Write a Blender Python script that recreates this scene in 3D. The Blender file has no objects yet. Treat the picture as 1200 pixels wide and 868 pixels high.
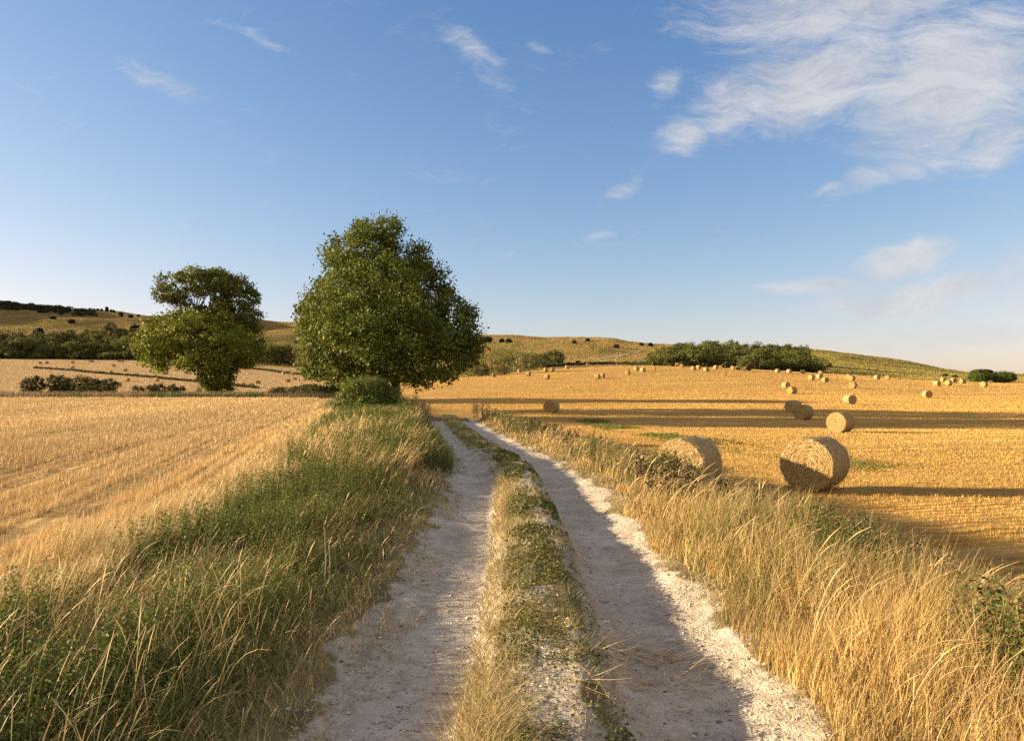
import bpy, math, random
import numpy as np

R = math.radians
rng = np.random.default_rng(7)
random.seed(7)
C = bpy.context.scene.collection

# ------------------------------------------------------------------ basics
EYE = 1.7          # eye height above the track
F = 870.0          # focal length in photo pixels
HX, HY = 600.0, 455.0
SUN_EL, SUN_AHEAD = 13.0, 6.0

def tag(o, label=None, cat=None, group=None, kind=None):
    if label: o['label'] = label
    if cat: o['category'] = cat
    if group: o['group'] = group
    if kind: o['kind'] = kind
    return o

def make_mesh(name, V, faces, mat=None, col=None, smooth=False):
    """V (n,3); faces: list of (m,k) int arrays; col (n,3) point colours"""
    me = bpy.data.meshes.new(name)
    V = np.asarray(V, dtype=np.float32)
    me.vertices.add(len(V)); me.vertices.foreach_set('co', V.ravel())
    faces = [np.asarray(f, dtype=np.int32) for f in faces if len(f)]
    loops = np.concatenate([f.ravel() for f in faces])
    counts = np.concatenate([np.full(len(f), f.shape[1], dtype=np.int32) for f in faces])
    starts = np.concatenate([[0], np.cumsum(counts)[:-1]]).astype(np.int32)
    me.loops.add(len(loops)); me.loops.foreach_set('vertex_index', loops)
    me.polygons.add(len(counts)); me.polygons.foreach_set('loop_start', starts)
    try: me.polygons.foreach_set('loop_total', counts)
    except Exception: pass
    if smooth: me.polygons.foreach_set('use_smooth', np.ones(len(counts), dtype=bool))
    if col is not None:
        a = me.attributes.new('col', 'FLOAT_COLOR', 'POINT')
        rgba = np.ones((len(V), 4), dtype=np.float32); rgba[:, :3] = col
        a.data.foreach_set('color', rgba.ravel())
    me.update(calc_edges=True); me.validate()
    if mat: me.materials.append(mat)
    return me

def link(name, me, parent=None, loc=None):
    o = bpy.data.objects.new(name, me); C.objects.link(o)
    if parent: o.parent = parent
    if loc is not None: o.location = loc
    return o

def empty(name, loc):
    o = bpy.data.objects.new(name, None); o.empty_display_size = .2
    C.objects.link(o); o.location = loc
    return o

class Bag:
    """collects geometry chunks for one mesh"""
    def __init__(s): s.V = []; s.F = {}; s.c = []; s.n = 0
    def add(s, V, F, col):
        V = np.asarray(V, float).reshape(-1, 3)
        col = np.asarray(col, float)
        if col.ndim == 1: col = np.tile(col, (len(V), 1))
        F = np.asarray(F, dtype=np.int64)
        s.V.append(V); s.c.append(col)
        s.F.setdefault(F.shape[1], []).append(F + s.n); s.n += len(V)
    def mesh(s, name, mat, smooth=False, origin=None):
        V = np.concatenate(s.V)
        if origin is not None: V = V - np.asarray(origin)
        return make_mesh(name, V, [np.concatenate(f) for f in s.F.values()], mat, np.concatenate(s.c), smooth)

# ------------------------------------------------------------------ noise
def _h(i, j, s):
    v = np.sin(i * 127.1 + j * 311.7 + s * 74.7) * 43758.5453
    return v - np.floor(v)
def vnoise(x, y, s=0):
    x = np.asarray(x, float); y = np.asarray(y, float)
    i = np.floor(x); j = np.floor(y); f = x - i; g = y - j
    f = f * f * (3 - 2 * f); g = g * g * (3 - 2 * g)
    return (_h(i, j, s) * (1 - f) + _h(i + 1, j, s) * f) * (1 - g) + (_h(i, j + 1, s) * (1 - f) + _h(i + 1, j + 1, s) * f) * g
def fbm(x, y, o=4, s=0):
    r = 0; a = .5
    for k in range(o):
        r = r + a * vnoise(x * 2 ** k, y * 2 ** k, s + k); a *= .5
    return r
def sstep(a, b, x):
    t = np.clip((x - a) / (b - a), 0, 1); return t * t * (3 - 2 * t)

# ------------------------------------------------------------------ terrain
_yy = np.arange(-80, 400, .25)
def _smooth(tab_y, tab_v, w=16):
    v = np.interp(_yy, tab_y, tab_v); k = np.hanning(2 * w + 1); k /= k.sum()
    return np.convolve(np.pad(v, w, mode='edge'), k, 'valid')
_cx = _smooth([-80, -5, 0, 4, 7.4, 13.7, 17, 22, 28.7, 38, 50, 65, 90], [.3, .27, .25, .27, .34, .26, -.02, -.85, -1.75, -3.0, -4.1, -5.2, -6.2])
_el = _smooth([-80, 0, 6, 10.5, 27, 49, 70, 90, 120], [-4.0, -4.05, -4.1, -4.4, -7.2, -11.8, -15.5, -18.5, -23])
def cx(y): return np.interp(y, _yy, _cx)
def edge_left(y): return np.interp(y, _yy, _el)

DK = np.array([45, 60, 75, 90, 105, 120, 140, 170, 210, 250, 290, 340, 420, 520, 650, 900, 1300, 2600.])
COLS = {
 -1500: [482, 475.5, 471.5, 469, 467, 464.7, 464, 465.5, 458, 447, 438, 425, 405, 385, 350, 290, 300, 380],
 -300:  [482, 475.5, 471.5, 469, 467, 464.7, 464, 465.5, 458, 447, 438, 425, 405, 385, 342, 262, 290, 380],
 -60:   [482, 475.5, 471.5, 469, 467, 464.7, 464, 465.5, 458, 448.5, 440.5, 433, 423.5, 412, 392, 345, 370, 415],
 45:    [482, 475.5, 471.5, 469, 467, 464.7, 464, 465.5, 458, 449, 441.5, 434.5, 425, 413, 396, 358.5, 380, 420],
 200:   [482, 475.5, 471.5, 469, 467, 464.5, 464, 465.5, 459, 450, 442.5, 436, 426, 415, 400, 368.5, 385, 420],
 370:   [484, 476.5, 472, 469.5, 467, 465, 465, 465, 461, 455, 449.5, 445, 437, 424, 407, 376, 390, 420],
 480:   [497, 491, 486, 480, 475, 471, 465, 455, 448.5, 445, 446, 448, 440, 425, 409, 387, 395, 425],
 560:   [511, 499, 487.5, 480.5, 474, 469, 462.5, 453, 446, 441, 442, 443, 436, 424, 411, 392.5, 400, 425],
 650:   [512, 501, 486.5, 480.5, 474, 469, 462, 452, 443, 434.5, 431, 432.5, 431, 422, 410, 395.5, 402, 425],
 760:   [512, 501.5, 488, 481, 474, 469, 462, 452.5, 441.5, 432, 427.5, 428.5, 428, 421, 414, 405.5, 412, 430],
 860:   [512, 501.5, 488, 481, 474, 469, 462, 452.5, 441, 434, 431, 431, 424, 417, 412, 409.5, 415, 432],
 965:   [512, 501.5, 488, 481, 474, 469, 462, 453, 444, 440, 437.5, 437, 430, 423, 416, 412, 418, 435],
 1060:  [512, 502, 489, 482, 476, 471.5, 465.5, 455.5, 446.5, 443.5, 443, 442.5, 438, 433, 428, 424, 430, 440],
 1156:  [512, 502, 489, 483, 477.5, 473, 467.5, 458, 450.5, 447.5, 447, 446, 444, 442, 440, 437, 440, 445],
 1900:  [512, 502, 489, 483, 478, 474, 468, 459, 452.5, 451, 450, 450, 449, 448, 446, 444, 445, 448],
}
_pxg = np.arange(-1500, 1901, 8.0); _ldg = np.linspace(math.log(45), math.log(2600), 320)
_cp = np.array(sorted(COLS)); _tab = np.array([COLS[c] for c in _cp])
_zt = EYE + (HY - _tab) * DK / F
_A = np.array([np.interp(_ldg, np.log(DK), row) for row in _zt])
_B = np.array([np.interp(_pxg, _cp, _A[:, k]) for k in range(len(_ldg))]).T
def _blur(M, w, ax):
    k = np.hanning(2 * w + 3)[1:-1]; k /= k.sum()
    P = np.pad(M, [(w, w) if a == ax else (0, 0) for a in (0, 1)], mode='edge')
    return np.apply_along_axis(lambda v: np.convolve(v, k, 'valid'), ax, P)
_B = _blur(_blur(_B, 6, 1), 8, 0)
# coombes and folds on the downland (real relief)
def _fold(z, x, y):
    far = sstep(480, 640, y)
    z = z + far * ((fbm(x / 130, y / 170, 4, 3) - .47) * 16 + (fbm(x / 38, y / 55, 3, 9) - .44) * 3.0)
    z = z + 16 * far * np.exp(-(((x + 330) / 30) ** 2 + ((y - 800) / 85) ** 2))
    z = z - 10 * far * np.exp(-(((x + 275) / 34) ** 2 + ((y - 790) / 90) ** 2))
    z = z + 6 * far * np.exp(-(((x - 100) / 30) ** 2 + ((y - 760) / 60) ** 2))
    return z
def far_z(x, y):
    yc = np.maximum(y, 45.0)
    px = np.clip(HX + F * x / yc, -1500, 1899)
    fi = (px + 1500) / 8.0; i = np.clip(fi.astype(int), 0, len(_pxg) - 2); a = fi - i
    fj = (np.log(np.clip(yc, 45, 2599)) - _ldg[0]) / (_ldg[1] - _ldg[0]); j = np.clip(fj.astype(int), 0, len(_ldg) - 2); b = fj - j
    z = (_B[i, j] * (1 - a) + _B[i + 1, j] * a) * (1 - b) + (_B[i, j + 1] * (1 - a) + _B[i + 1, j + 1] * a) * b
    return _fold(z, x, y)
_pu = [-1.45, -1.25, -.95, -.62, -.45, -.2, .08, .24, .38, .65, .95, 1.15, 1.4]
_pz = [.05, 0, -.05, -.04, .08, .14, .14, .06, -.06, -.08, -.05, .0, .05]
def near_z(x, y):
    c = cx(y); u = x - c
    wob = (vnoise(y * .9, y * 0 + 3.3, 5) - .5) * .16
    tr = np.interp(u + wob * (np.abs(u) < 1.2), _pu, _pz)
    lf = .05 + (.02 + .30 * sstep(10, 20, y)) * sstep(1.4, 2.2, -u) * (1 - .35 * sstep(0, 1.4, edge_left(y) + .4 - x))
    zR = np.interp(y, [0, 20, 50], [-1.0, -1.02, -1.3])
    rt = .05 + .07 * sstep(1.4, 2.0, u)
    rt = rt + (zR - rt) * sstep(2.3, 4.6, u)
    z = np.where(u < -1.4, lf, np.where(u > 1.4, rt, tr))
    ontrack = (np.abs(u) < 1.6)
    z = z + np.where(ontrack, (fbm(x * 5, y * 5, 4, 21) - .44) * .045 + (vnoise(x * 1.7, y * 1.1, 8) - .5) * .03,
                     (fbm(x * 1.3, y * 1.3, 3, 31) - .44) * .10)
    return z
def ground(x, y):
    x = np.asarray(x, float); y = np.asarray(y, float)
    k = sstep(42, 66, y)
    return near_z(x, y) * (1 - k) + far_z(x, y) * k
def gz(x, y): return float(ground(np.array([x]), np.array([y]))[0])

def at(px, py, y0=4.0, y1=1250.0):
    """first ground point met by the sight line through photo pixel (px, py)"""
    d = np.exp(np.linspace(math.log(y0), math.log(y1), 6000))
    x = (px - HX) / F * d; ray = EYE + (HY - py) / F * d
    g = ground(x, d); k = np.argmax(ray <= g)
    if ray[k] > g[k]: k = int(np.argmin(ray - g))
    return float(x[k]), float(d[k]), float(g[k])

# ------------------------------------------------------------------ materials
def new_mat(name):
    m = bpy.data.materials.new(name); m.use_nodes = True
    nt = m.node_tree; nt.nodes.clear()
    return m, nt, nt.nodes, nt.links

class N:
    """tiny node helper"""
    def __init__(s, nt): s.nt = nt
    def __call__(s, t, ins=None, **kw):
        n = s.nt.nodes.new(t)
        for k, v in kw.items(): setattr(n, k, v)
        for k, v in (ins or {}).items():
            if hasattr(v, 'is_linked') or isinstance(v, bpy.types.NodeSocket): s.nt.links.new(v, n.inputs[k])
            else: n.inputs[k].default_value = v
        return n
    def math(s, op, a, b=None, c=None, clamp=False):
        ins = {0: a}
        if b is not None: ins[1] = b
        if c is not None: ins[2] = c
        n = s('ShaderNodeMath', ins, operation=op); n.use_clamp = clamp
        return n.outputs[0]
    def ramp(s, fac, stops):
        n = s('ShaderNodeValToRGB', {'Fac': fac}); e = n.color_ramp.elements
        while len(e) < len(stops): e.new(.5)
        for k, (p, c) in enumerate(stops):
            e[k].position = p; e[k].color = (*c, 1) if len(c) == 3 else c
        return n.outputs['Color']
    def noise(s, vec, scale, detail=4, rough=.55, dist=0):
        n = s('ShaderNodeTexNoise', {'Vector': vec, 'Scale': scale, 'Detail': detail, 'Roughness': rough, 'Distortion': dist})
        return n.outputs['Fac']
    def mix(s, f, a, b, mode='MIX'):
        n = s('ShaderNodeMix', data_type='RGBA', blend_type=mode)
        for i, v in ((0, f), (6, a), (7, b)):
            if isinstance(v, bpy.types.NodeSocket): s.nt.links.new(v, n.inputs[i])
            else: n.inputs[i].default_value = (*v, 1) if isinstance(v, tuple) and len(v) == 3 else v
        return n.outputs[2]
    def maprange(s, v, a, b, c=0., d=1.):
        return s('ShaderNodeMapRange', {'Value': v, 'From Min': a, 'From Max': b, 'To Min': c, 'To Max': d}, interpolation_type='SMOOTHSTEP').outputs[0]

def finish(h, color, bump=None, strength=.5, distance=.02, rough=.9, spec=.15):
    ins = {'Base Color': color, 'Roughness': rough, 'Specular IOR Level': spec}
    if bump is not None:
        b = h('ShaderNodeBump', {'Height': bump, 'Strength': strength, 'Distance': distance}); ins['Normal'] = b.outputs[0]
    p = h('ShaderNodeBsdfPrincipled', ins)
    h('ShaderNodeOutputMaterial', {'Surface': p.outputs[0]})

def leaf_mat(name, transl=.3, rough=.6, spec=.12):
    m, nt, n, l = new_mat(name); h = N(nt)
    a = h('ShaderNodeAttribute', attribute_name='col').outputs['Color']
    p = h('ShaderNodeBsdfPrincipled', {'Base Color': a, 'Roughness': rough, 'Specular IOR Level': spec})
    if transl > 0:
        t = h('ShaderNodeBsdfTranslucent', {'Color': a})
        mx = h('ShaderNodeMixShader', {0: transl, 1: p.outputs[0], 2: t.outputs[0]})
        h('ShaderNodeOutputMaterial', {'Surface': mx.outputs[0]})
    else: h('ShaderNodeOutputMaterial', {'Surface': p.outputs[0]})
    return m
M_LEAF = leaf_mat('leaf', .26)
M_GRASS = leaf_mat('grass', .14, .6, .2)
M_BARK = leaf_mat('bark', 0, .9, .1)
M_STRAW = leaf_mat('straw', .15, .6, .2)

def mat_track():
    m, nt, n, l = new_mat('chalk_track'); h = N(nt)
    P = h('ShaderNodeNewGeometry').outputs['Position']
    n1 = h.noise(P, 1.3, 6, .6); n2 = h.noise(P, 9, 6, .65); n3 = h.noise(P, 60, 3, .6)
    vor = h('ShaderNodeTexVoronoi', {'Vector': P, 'Scale': 26.0}); vor2 = h('ShaderNodeTexVoronoi', {'Vector': P, 'Scale': 70.0})
    base = h.ramp(n1, [(.28, (.40, .335, .255)), (.5, (.55, .468, .362)), (.72, (.66, .575, .455))])
    base = h.mix(h.maprange(n2, .35, .7), base, h.mix(1.0, base, (.72, .68, .64), 'MULTIPLY'))
    base = h.mix(h.maprange(n3, .5, .75, 0, .45), base, (.66, .61, .53))
    peb = h.maprange(vor.outputs['Distance'], .12, .3, 1, 0)
    pebm = h.math('MULTIPLY', peb, h.maprange(h.noise(P, 5, 2), .5, .62))
    base = h.mix(h.math('MULTIPLY', pebm, .6), base, h.mix(h.noise(P, 33, 1), (.25, .21, .17), (.7, .66, .6)))
    dk = h.maprange(vor2.outputs['Distance'], .1, .28, 1, 0)
    base = h.mix(h.math('MULTIPLY', h.math('MULTIPLY', dk, h.maprange(h.noise(P, 11, 2), .5, .65)), .5), base, (.2, .165, .13))
    so = h('ShaderNodeAttribute', attribute_name='col').outputs['Fac']
    vs = h.ramp(h.noise(P, 2.2, 5), [(.3, (.12, .095, .04)), (.5, (.22, .165, .075)), (.7, (.34, .26, .13))])
    base = h.mix(h.maprange(h.math('ADD', so, h.math('MULTIPLY', h.math('SUBTRACT', n2, .5), 1.0)), .3, .7), base, vs)
    sp = h('ShaderNodeSeparateXYZ', {'Vector': P}).outputs
    tread = h.math('SINE', h.math('ADD', h.math('MULTIPLY', sp[1], 48.0), h.math('MULTIPLY', h.math('PINGPONG', sp[0], .11), 70.0)))
    tread = h.math('MULTIPLY', tread, h.math('MULTIPLY', h.maprange(h.noise(h('ShaderNodeMapping', {'Vector': P, 'Scale': (3.2, .25, 1)}).outputs[0], 1.0, 3), .50, .60), .16))
    bump = h.math('ADD', h.math('ADD', tread, h.math('MULTIPLY', n2, 1.2)), h.math('ADD', h.math('MULTIPLY', n3, .5), h.math('MULTIPLY', pebm, .7)))
    finish(h, base, bump, 1.0, .045, .95, .1); return m

def mat_verge():
    m, nt, n, l = new_mat('verge_soil'); h = N(nt)
    P = h('ShaderNodeNewGeometry').outputs['Position']
    n1 = h.noise(P, 2.2, 5); n2 = h.noise(P, 22, 4, .6)
    c = h.ramp(n1, [(.3, (.10, .085, .035)), (.5, (.20, .155, .07)), (.7, (.30, .235, .12))])
    c = h.mix(h.maprange(n2, .45, .7, 0, .7), c, (.07, .055, .03))
    finish(h, c, n2, .8, .04); return m

def mat_stubble(name, rot, rows, c0, c1, c2, tram=None, tramw=.05, green=0.0, soil=(.21, .145, .065), far=False):
    m, nt, n, l = new_mat(name); h = N(nt)
    P = h('ShaderNodeNewGeometry').outputs['Position']
    mp = h('ShaderNodeMapping', {'Vector': P, 'Rotation': (0, 0, rot)}).outputs[0]
    st = h('ShaderNodeMapping', {'Vector': mp, 'Scale': (1, .12, 1)}).outputs[0]
    n1 = h.noise(st, .55, 5, .6); n2 = h.noise(st, 3.4, 5, .65); n3 = h.noise(P, 9, 5, .7); n0 = h.noise(P, .035, 3, .5)
    c = h.ramp(n2, [(.25, c0), (.5, c1), (.75, c2)])
    c = h.mix(h.maprange(n1, .40, .68, 0, .6), c, h.mix(1.0, c, (.70, .62, .52), 'MULTIPLY'))
    c = h.mix(h.maprange(n0, .35, .65, 0, .35), c, h.mix(1.0, c, (1.12, .98, .80), 'MULTIPLY'))
    sep = h('ShaderNodeSeparateXYZ', {'Vector': mp}).outputs
    warp = h.math('MULTIPLY', h.noise(P, .09, 2), .9)
    u = h.math('ADD', sep[0], warp)
    # drill rows (soil shows between)
    fr = h.math('PINGPONG', u, rows * .5)
    rowf = h.maprange(fr, 0.0, rows * .5, 0, 1)
    c = h.mix(h.math('MULTIPLY', h.math('MULTIPLY', h.math('SUBTRACT', 1.0, rowf), h.maprange(n3, .35, .62)), .55), c, soil)
    if tram:
        f2 = h.math('ABSOLUTE', h.math('SUBTRACT', h.math('PINGPONG', h.math('ADD', u, 2.1), tram * .5), .9))
        tr = h.maprange(f2, tramw, tramw + .35, 1, 0)
        c = h.mix(h.math('MULTIPLY', tr, h.math('MULTIPLY', h.maprange(n2, .3, .6), .75)), c, soil)
    if green > 0:
        g = h.maprange(h.noise(P, .11, 4, .6), .60, .74, 0, green)
        c = h.mix(h.math('MULTIPLY', g, h.maprange(n3, .4, .6)), c, (.10, .11, .03))
    bump = h.math('ADD', h.math('MULTIPLY', n3, 1.0), h.math('MULTIPLY', rowf, .5))
    finish(h, c, bump, .8, .10 if not far else .25, .95, .05); return m

def mat_hill():
    m, nt, n, l = new_mat('downland_grass'); h = N(nt)
    P = h('ShaderNodeNewGeometry').outputs['Position']
    st = h('ShaderNodeMapping', {'Vector': P, 'Scale': (1, .5, 3.0)}).outputs[0]
    n1 = h.noise(P, .009, 5, .6); n2 = h.noise(st, .06, 6, .65); n3 = h.noise(P, .3, 4, .7)
    c = h.ramp(n2, [(.28, (.16, .10, .034)), (.5, (.29, .185, .060)), (.75, (.42, .275, .092))])
    g = h.maprange(n1, .40, .62)
    c = h.mix(h.math('MULTIPLY', g, .65), c, (.18, .145, .034))
    sx = h('ShaderNodeSeparateXYZ', {'Vector': P}).outputs
    east = h.math('MULTIPLY', h.maprange(sx[0], 170, 260), h.maprange(n2, .25, .6, .55, 1))
    c = h.mix(h.math('MULTIPLY', east, .8), c, (.165, .145, .03))
    c = h.mix(h.maprange(n3, .52, .7, 0, .45), c, (.07, .062, .025))
    finish(h, c, h.math('ADD', n3, h.math('MULTIPLY', n2, 1.5)), 1.0, 2.2, 1, .02); return m

def mat_hay(name, kind):
    m, nt, n, l = new_mat(name); h = N(nt)
    O = h('ShaderNodeTexCoord').outputs['Object']
    s = h('ShaderNodeSeparateXYZ', {'Vector': O}).outputs           # bale axis = local X
    r = h.math('SQRT', h.math('ADD', h.math('MULTIPLY', s[1], s[1]), h.math('MULTIPLY', s[2], s[2])))
    a = h.math('ARCTAN2', s[1], s[2])
    info = h('ShaderNodeObjectInfo').outputs['Random']
    if kind == 'end':
        cv = h('ShaderNodeCombineXYZ', {0: h.math('MULTIPLY', r, 34.0), 1: h.math('MULTIPLY', a, 2.6), 2: h.math('MULTIPLY', info, 30.0)}).outputs[0]
        f1 = h.noise(cv, 1.6, 5, .7, .3); f2 = h.noise(O, 40, 4, .75)
        rough = h.math('ADD', h.math('MULTIPLY', f1, .6), h.math('MULTIPLY', f2, .4))
        c = h.ramp(rough, [(.30, (.13, .075, .024)), (.45, (.34, .21, .07)), (.60, (.52, .345, .13)), (.8, (.66, .48, .22))])
        ring = h.math('SINE', h.math('ADD', h.math('MULTIPLY', r, 62.0), h.math('ADD', a, h.math('MULTIPLY', f1, 7.0))))
        c = h.mix(h.maprange(ring, .0, 1.0, 0, .55), c, h.mix(1.0, c, (.50, .44, .36), 'MULTIPLY'))
        c = h.mix(h.maprange(r, .0, .22, .45, 0), c, (.26, .17, .065))
    else:
        cv = h('ShaderNodeCombineXYZ', {0: h.math('MULTIPLY', s[0], 26.0), 1: h.math('MULTIPLY', a, 3.0), 2: h.math('MULTIPLY', info, 30.0)}).outputs[0]
        f1 = h.noise(cv, 1.5, 5, .65, .4); f2 = h.noise(O, 30, 4, .7)
        rough = h.math('ADD', h.math('MULTIPLY', f1, .6), h.math('MULTIPLY', f2, .4))
        c = h.ramp(rough, [(.30, (.15, .095, .04)), (.45, (.31, .21, .09)), (.60, (.46, .325, .155)), (.8, (.58, .44, .25))])
        net = h.maprange(h.math('PINGPONG', s[0], .045), .004, .010, 1, 0)
        c = h.mix(h.math('MULTIPLY', net, .16), c, (.75, .72, .62))
    hue = h('ShaderNodeHueSaturation', {'Color': c, 'Value': h.maprange(info, 0, 1, .76, .96)}).outputs[0]
    finish(h, hue, rough, 1.0, .05, .9, .1); return m

M_TRACK = mat_track(); M_VERGE = mat_verge(); M_HILL = mat_hill()
M_FIELD_L = mat_stubble('stubble_left', R(-11.5), .30, (.36, .23, .085), (.50, .33, .13), (.62, .44, .20), tram=7.0)
M_FIELD_R = mat_stubble('stubble_right', R(74), .30, (.35, .20, .055), (.49, .295, .085), (.60, .385, .125), tram=24.0, green=.55)
M_FIELD_F = mat_stubble('stubble_far', R(60), .5, (.36, .25, .12), (.45, .32, .155), (.52, .38, .19), tram=18.0, far=True)
M_END = mat_hay('bale_end', 'end'); M_SIDE = mat_hay('bale_side', 'side')

# ------------------------------------------------------------------ ground sheets
def build_terrain():
    ua = np.concatenate([np.arange(0, 1.6, .032), np.arange(1.6, 6, .12)])
    g = [6.0]
    while g[-1] < 1700: g.append(g[-1] * 1.017 + .03)
    up = np.concatenate([ua, g]); u = np.concatenate([-up[:0:-1], up])
    ys = [-90, -60, -40, -25, -15, -9, -5, -3, -1.5]
    y = 0.0
    while y < 2500: ys.append(y); y += max(.038, y * .0095) if y > 2 else .12
    ys = np.array(ys)
    U, Y = np.meshgrid(u, ys); X = U + cx(Y)
    Z = ground(X, Y)
    nu, ny = len(u), len(ys)
    idx = np.arange(nu * ny).reshape(ny, nu)
    Q = np.stack([idx[:-1, :-1], idx[:-1, 1:], idx[1:, 1:], idx[1:, :-1]], -1).reshape(-1, 4)
    V = np.stack([X, Y, Z], -1).reshape(-1, 3)
    fc = V[Q].mean(1); fx, fy = fc[:, 0], fc[:, 1]; fu = fx - cx(fy)
    px = HX + F * fx / np.maximum(fy, 1)
    cls = np.full(len(Q), 5)                                     # hill
    jit = (vnoise(fx * .7, fy * .7, 4) - .5) * .5
    De = np.interp(px, [478, 560, 650, 760, 860, 965, 1060, 1156, 1900], [252, 255, 286, 293, 293, 293, 238, 238, 238])
    right = (fy < De) & (((fy >= 60) & (px > 470)) | ((fy < 60) & (fu > 3.6 + jit)))
    leftn = (fx < edge_left(fy) + jit) & (fy < 112) & ((px < 420) | (fy < 60))
    farl = (px < 395) & (fy > 128) & (fy < 445) & ~right
    verge = (fy < 130) & ~right & ~leftn & ~farl
    cls[verge] = 1; cls[leftn] = 2; cls[right] = 3; cls[farl] = 4
    wl = (fbm(fy * .9, fy * 0 + 1.5, 4, 101) - .47) * .75; wr = (fbm(fy * 1.1, fy * 0 + 4.5, 4, 103) - .47) * .5
    cls[(np.abs(fu) < 1.5) & (fy < 39 + 3 * (vnoise(fx * 2, fy * 2, 6) - .5))] = 0
    uv = V[:, 0] - cx(V[:, 1]); yv = V[:, 1]
    sl = sstep(-.10, .12, -1.33 + (fbm(yv * .9, yv * 0 + 1.5, 4, 101) - .47) * .4 + (fbm(uv * 4, yv * 4, 3, 105) - .45) * .5 - uv)
    sr = sstep(-.16, .16, uv - 1.20 - (fbm(yv * 1.1, yv * 0 + 4.5, 4, 103) - .47) * .6 - (fbm(uv * 3, yv * 3, 3, 106) - .45) * .4)
    ss = sstep(-.55, -.35, uv) * sstep(.34, .14, uv) * (.05 + .75 * sstep(.36, .54, fbm(uv * 3 + 9, yv * 1.6, 4, 107)))
    soil = np.maximum(np.maximum(sl, sr), ss)
    for k, (name, mat) in enumerate([('track', M_TRACK), ('verge', M_VERGE), ('stubble_field', M_FIELD_L), ('stubble_field', M_FIELD_R),
                                     ('stubble_field', M_FIELD_F), ('hills', M_HILL)]):
        q = Q[cls == k]; used, inv = np.unique(q, return_inverse=True)
        o = link(name, make_mesh(name, V[used], [inv.reshape(-1, 4)], mat, np.repeat(soil[used][:, None], 3, 1) if k == 0 else None, smooth=True))
        o['kind'] = 'structure'
build_terrain()

# chalk path climbing the middle hill
def hill_path():
    pts = [at(p, q, 300) for p, q in ((700, 421), (712, 419.5), (724, 418), (735, 416), (745, 413.5), (752, 411))]
    P = np.array(pts); t = np.linspace(0, len(P) - 1, 60)
    x = np.interp(t, range(len(P)), P[:, 0]); y = np.interp(t, range(len(P)), P[:, 1])
    w = 1.2 + fbm(t * 2, t * 0, 2) * 2
    V = []
    for k in (-1, 0, 1):
        yy = y + k * w * 2.2; V.append(np.stack([x, yy, ground(x, yy) + .35], -1))
    V = np.concatenate(V); n = 60; i = np.arange(n - 1)
    q = np.concatenate([np.stack([i + a * n, i + 1 + a * n, i + 1 + (a + 1) * n, i + (a + 1) * n], -1) for a in (0, 1)])
    m, nt, _, _ = new_mat('chalk_path'); h = N(nt)
    Pn = h('ShaderNodeNewGeometry').outputs['Position']
    finish(h, h.ramp(h.noise(Pn, .4, 4), [(.3, (.26, .19, .09)), (.7, (.38, .29, .16))]))
    o = link('path', make_mesh('path', V, [q], m)); o['kind'] = 'structure'
hill_path()

# ------------------------------------------------------------------ plant makers
def var_col(n, base, dv=.25, dh=.08):
    b = np.asarray(base, float)
    c = b[None, :] * (1 + (rng.random((n, 1)) - .5) * 2 * dv) * (1 + (rng.random((n, 3)) - .5) * 2 * dh)
    return np.clip(c, .004, .9)

def blades(bag, B, h, w, az, th0, bend, col, segs=4, head=0.0, tipcol=None, flat=False):
    """curved grass blades. th0 start lean (rad), bend extra lean at the tip"""
    n = len(B); h = np.broadcast_to(h, n); w = np.broadcast_to(w, n); th0 = np.broadcast_to(th0, n); bend = np.broadcast_to(bend, n)
    t = np.linspace(0, 1, segs + 1)
    P = np.zeros((n, segs + 1, 3)); P[:, 0] = B
    dirh = np.stack([np.cos(az), np.sin(az)], -1)
    for k in range(1, segs + 1):
        th = th0 + bend * (t[k] ** 1.6)
        st = (h / segs)[:, None]
        P[:, k, :2] = P[:, k - 1, :2] + dirh * np.sin(th)[:, None] * st
        P[:, k, 2] = P[:, k - 1, 2] + np.cos(th) * st[:, 0]
    ra = rng.random(n) * 6.283
    side = np.stack([np.cos(ra), np.sin(ra), np.zeros(n)], -1)
    prof = np.clip(1 - t, .18, 1) if head == 0 else .42 + head * np.exp(-((t - .86) / .13) ** 2) - .3 * (t > .98)
    wd = w[:, None] * prof[None, :] * .5
    L = P - side[:, None, :] * wd[..., None]; Rr = P + side[:, None, :] * wd[..., None]
    V = np.stack([L, Rr], 2).reshape(-1, 3)
    base = (np.arange(n) * (2 * (segs + 1)))[:, None]
    k = np.arange(segs) * 2
    q = np.stack([base + k, base + k + 1, base + k + 3, base + k + 2], -1).reshape(-1, 4)
    cc = np.repeat(col[:, None, :], segs + 1, 1)
    if tipcol is not None:
        tt = (t ** 1.5)[None, :, None]; cc = cc * (1 - tt) + np.asarray(tipcol)[None, None, :] * tt
    cc = np.repeat(cc[:, :, None, :], 2, 2).reshape(-1, 3)
    bag.add(V, q, cc)

def leaves(bag, P, nrm, size, col, aspect=.6):
    """rhombic leaf faces at P facing nrm"""
    n = len(P)
    nrm = nrm / np.maximum(np.linalg.norm(nrm, axis=1, keepdims=True), 1e-6)
    r = rng.normal(size=(n, 3)); a = np.cross(nrm, r); a /= np.maximum(np.linalg.norm(a, axis=1, keepdims=True), 1e-6)
    b = np.cross(nrm, a); s = np.broadcast_to(size, n)[:, None]
    V = np.stack([P - a * s * .5, P + b * s * .5 * aspect + nrm * s * .06, P + a * s * .5 - nrm * s * .10, P - b * s * .5 * aspect + nrm * s * .06], 1).reshape(-1, 3)
    q = (np.arange(n) * 4)[:, None] + np.arange(4)
    bag.add(V, q, np.repeat(col, 4, 0))

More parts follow.
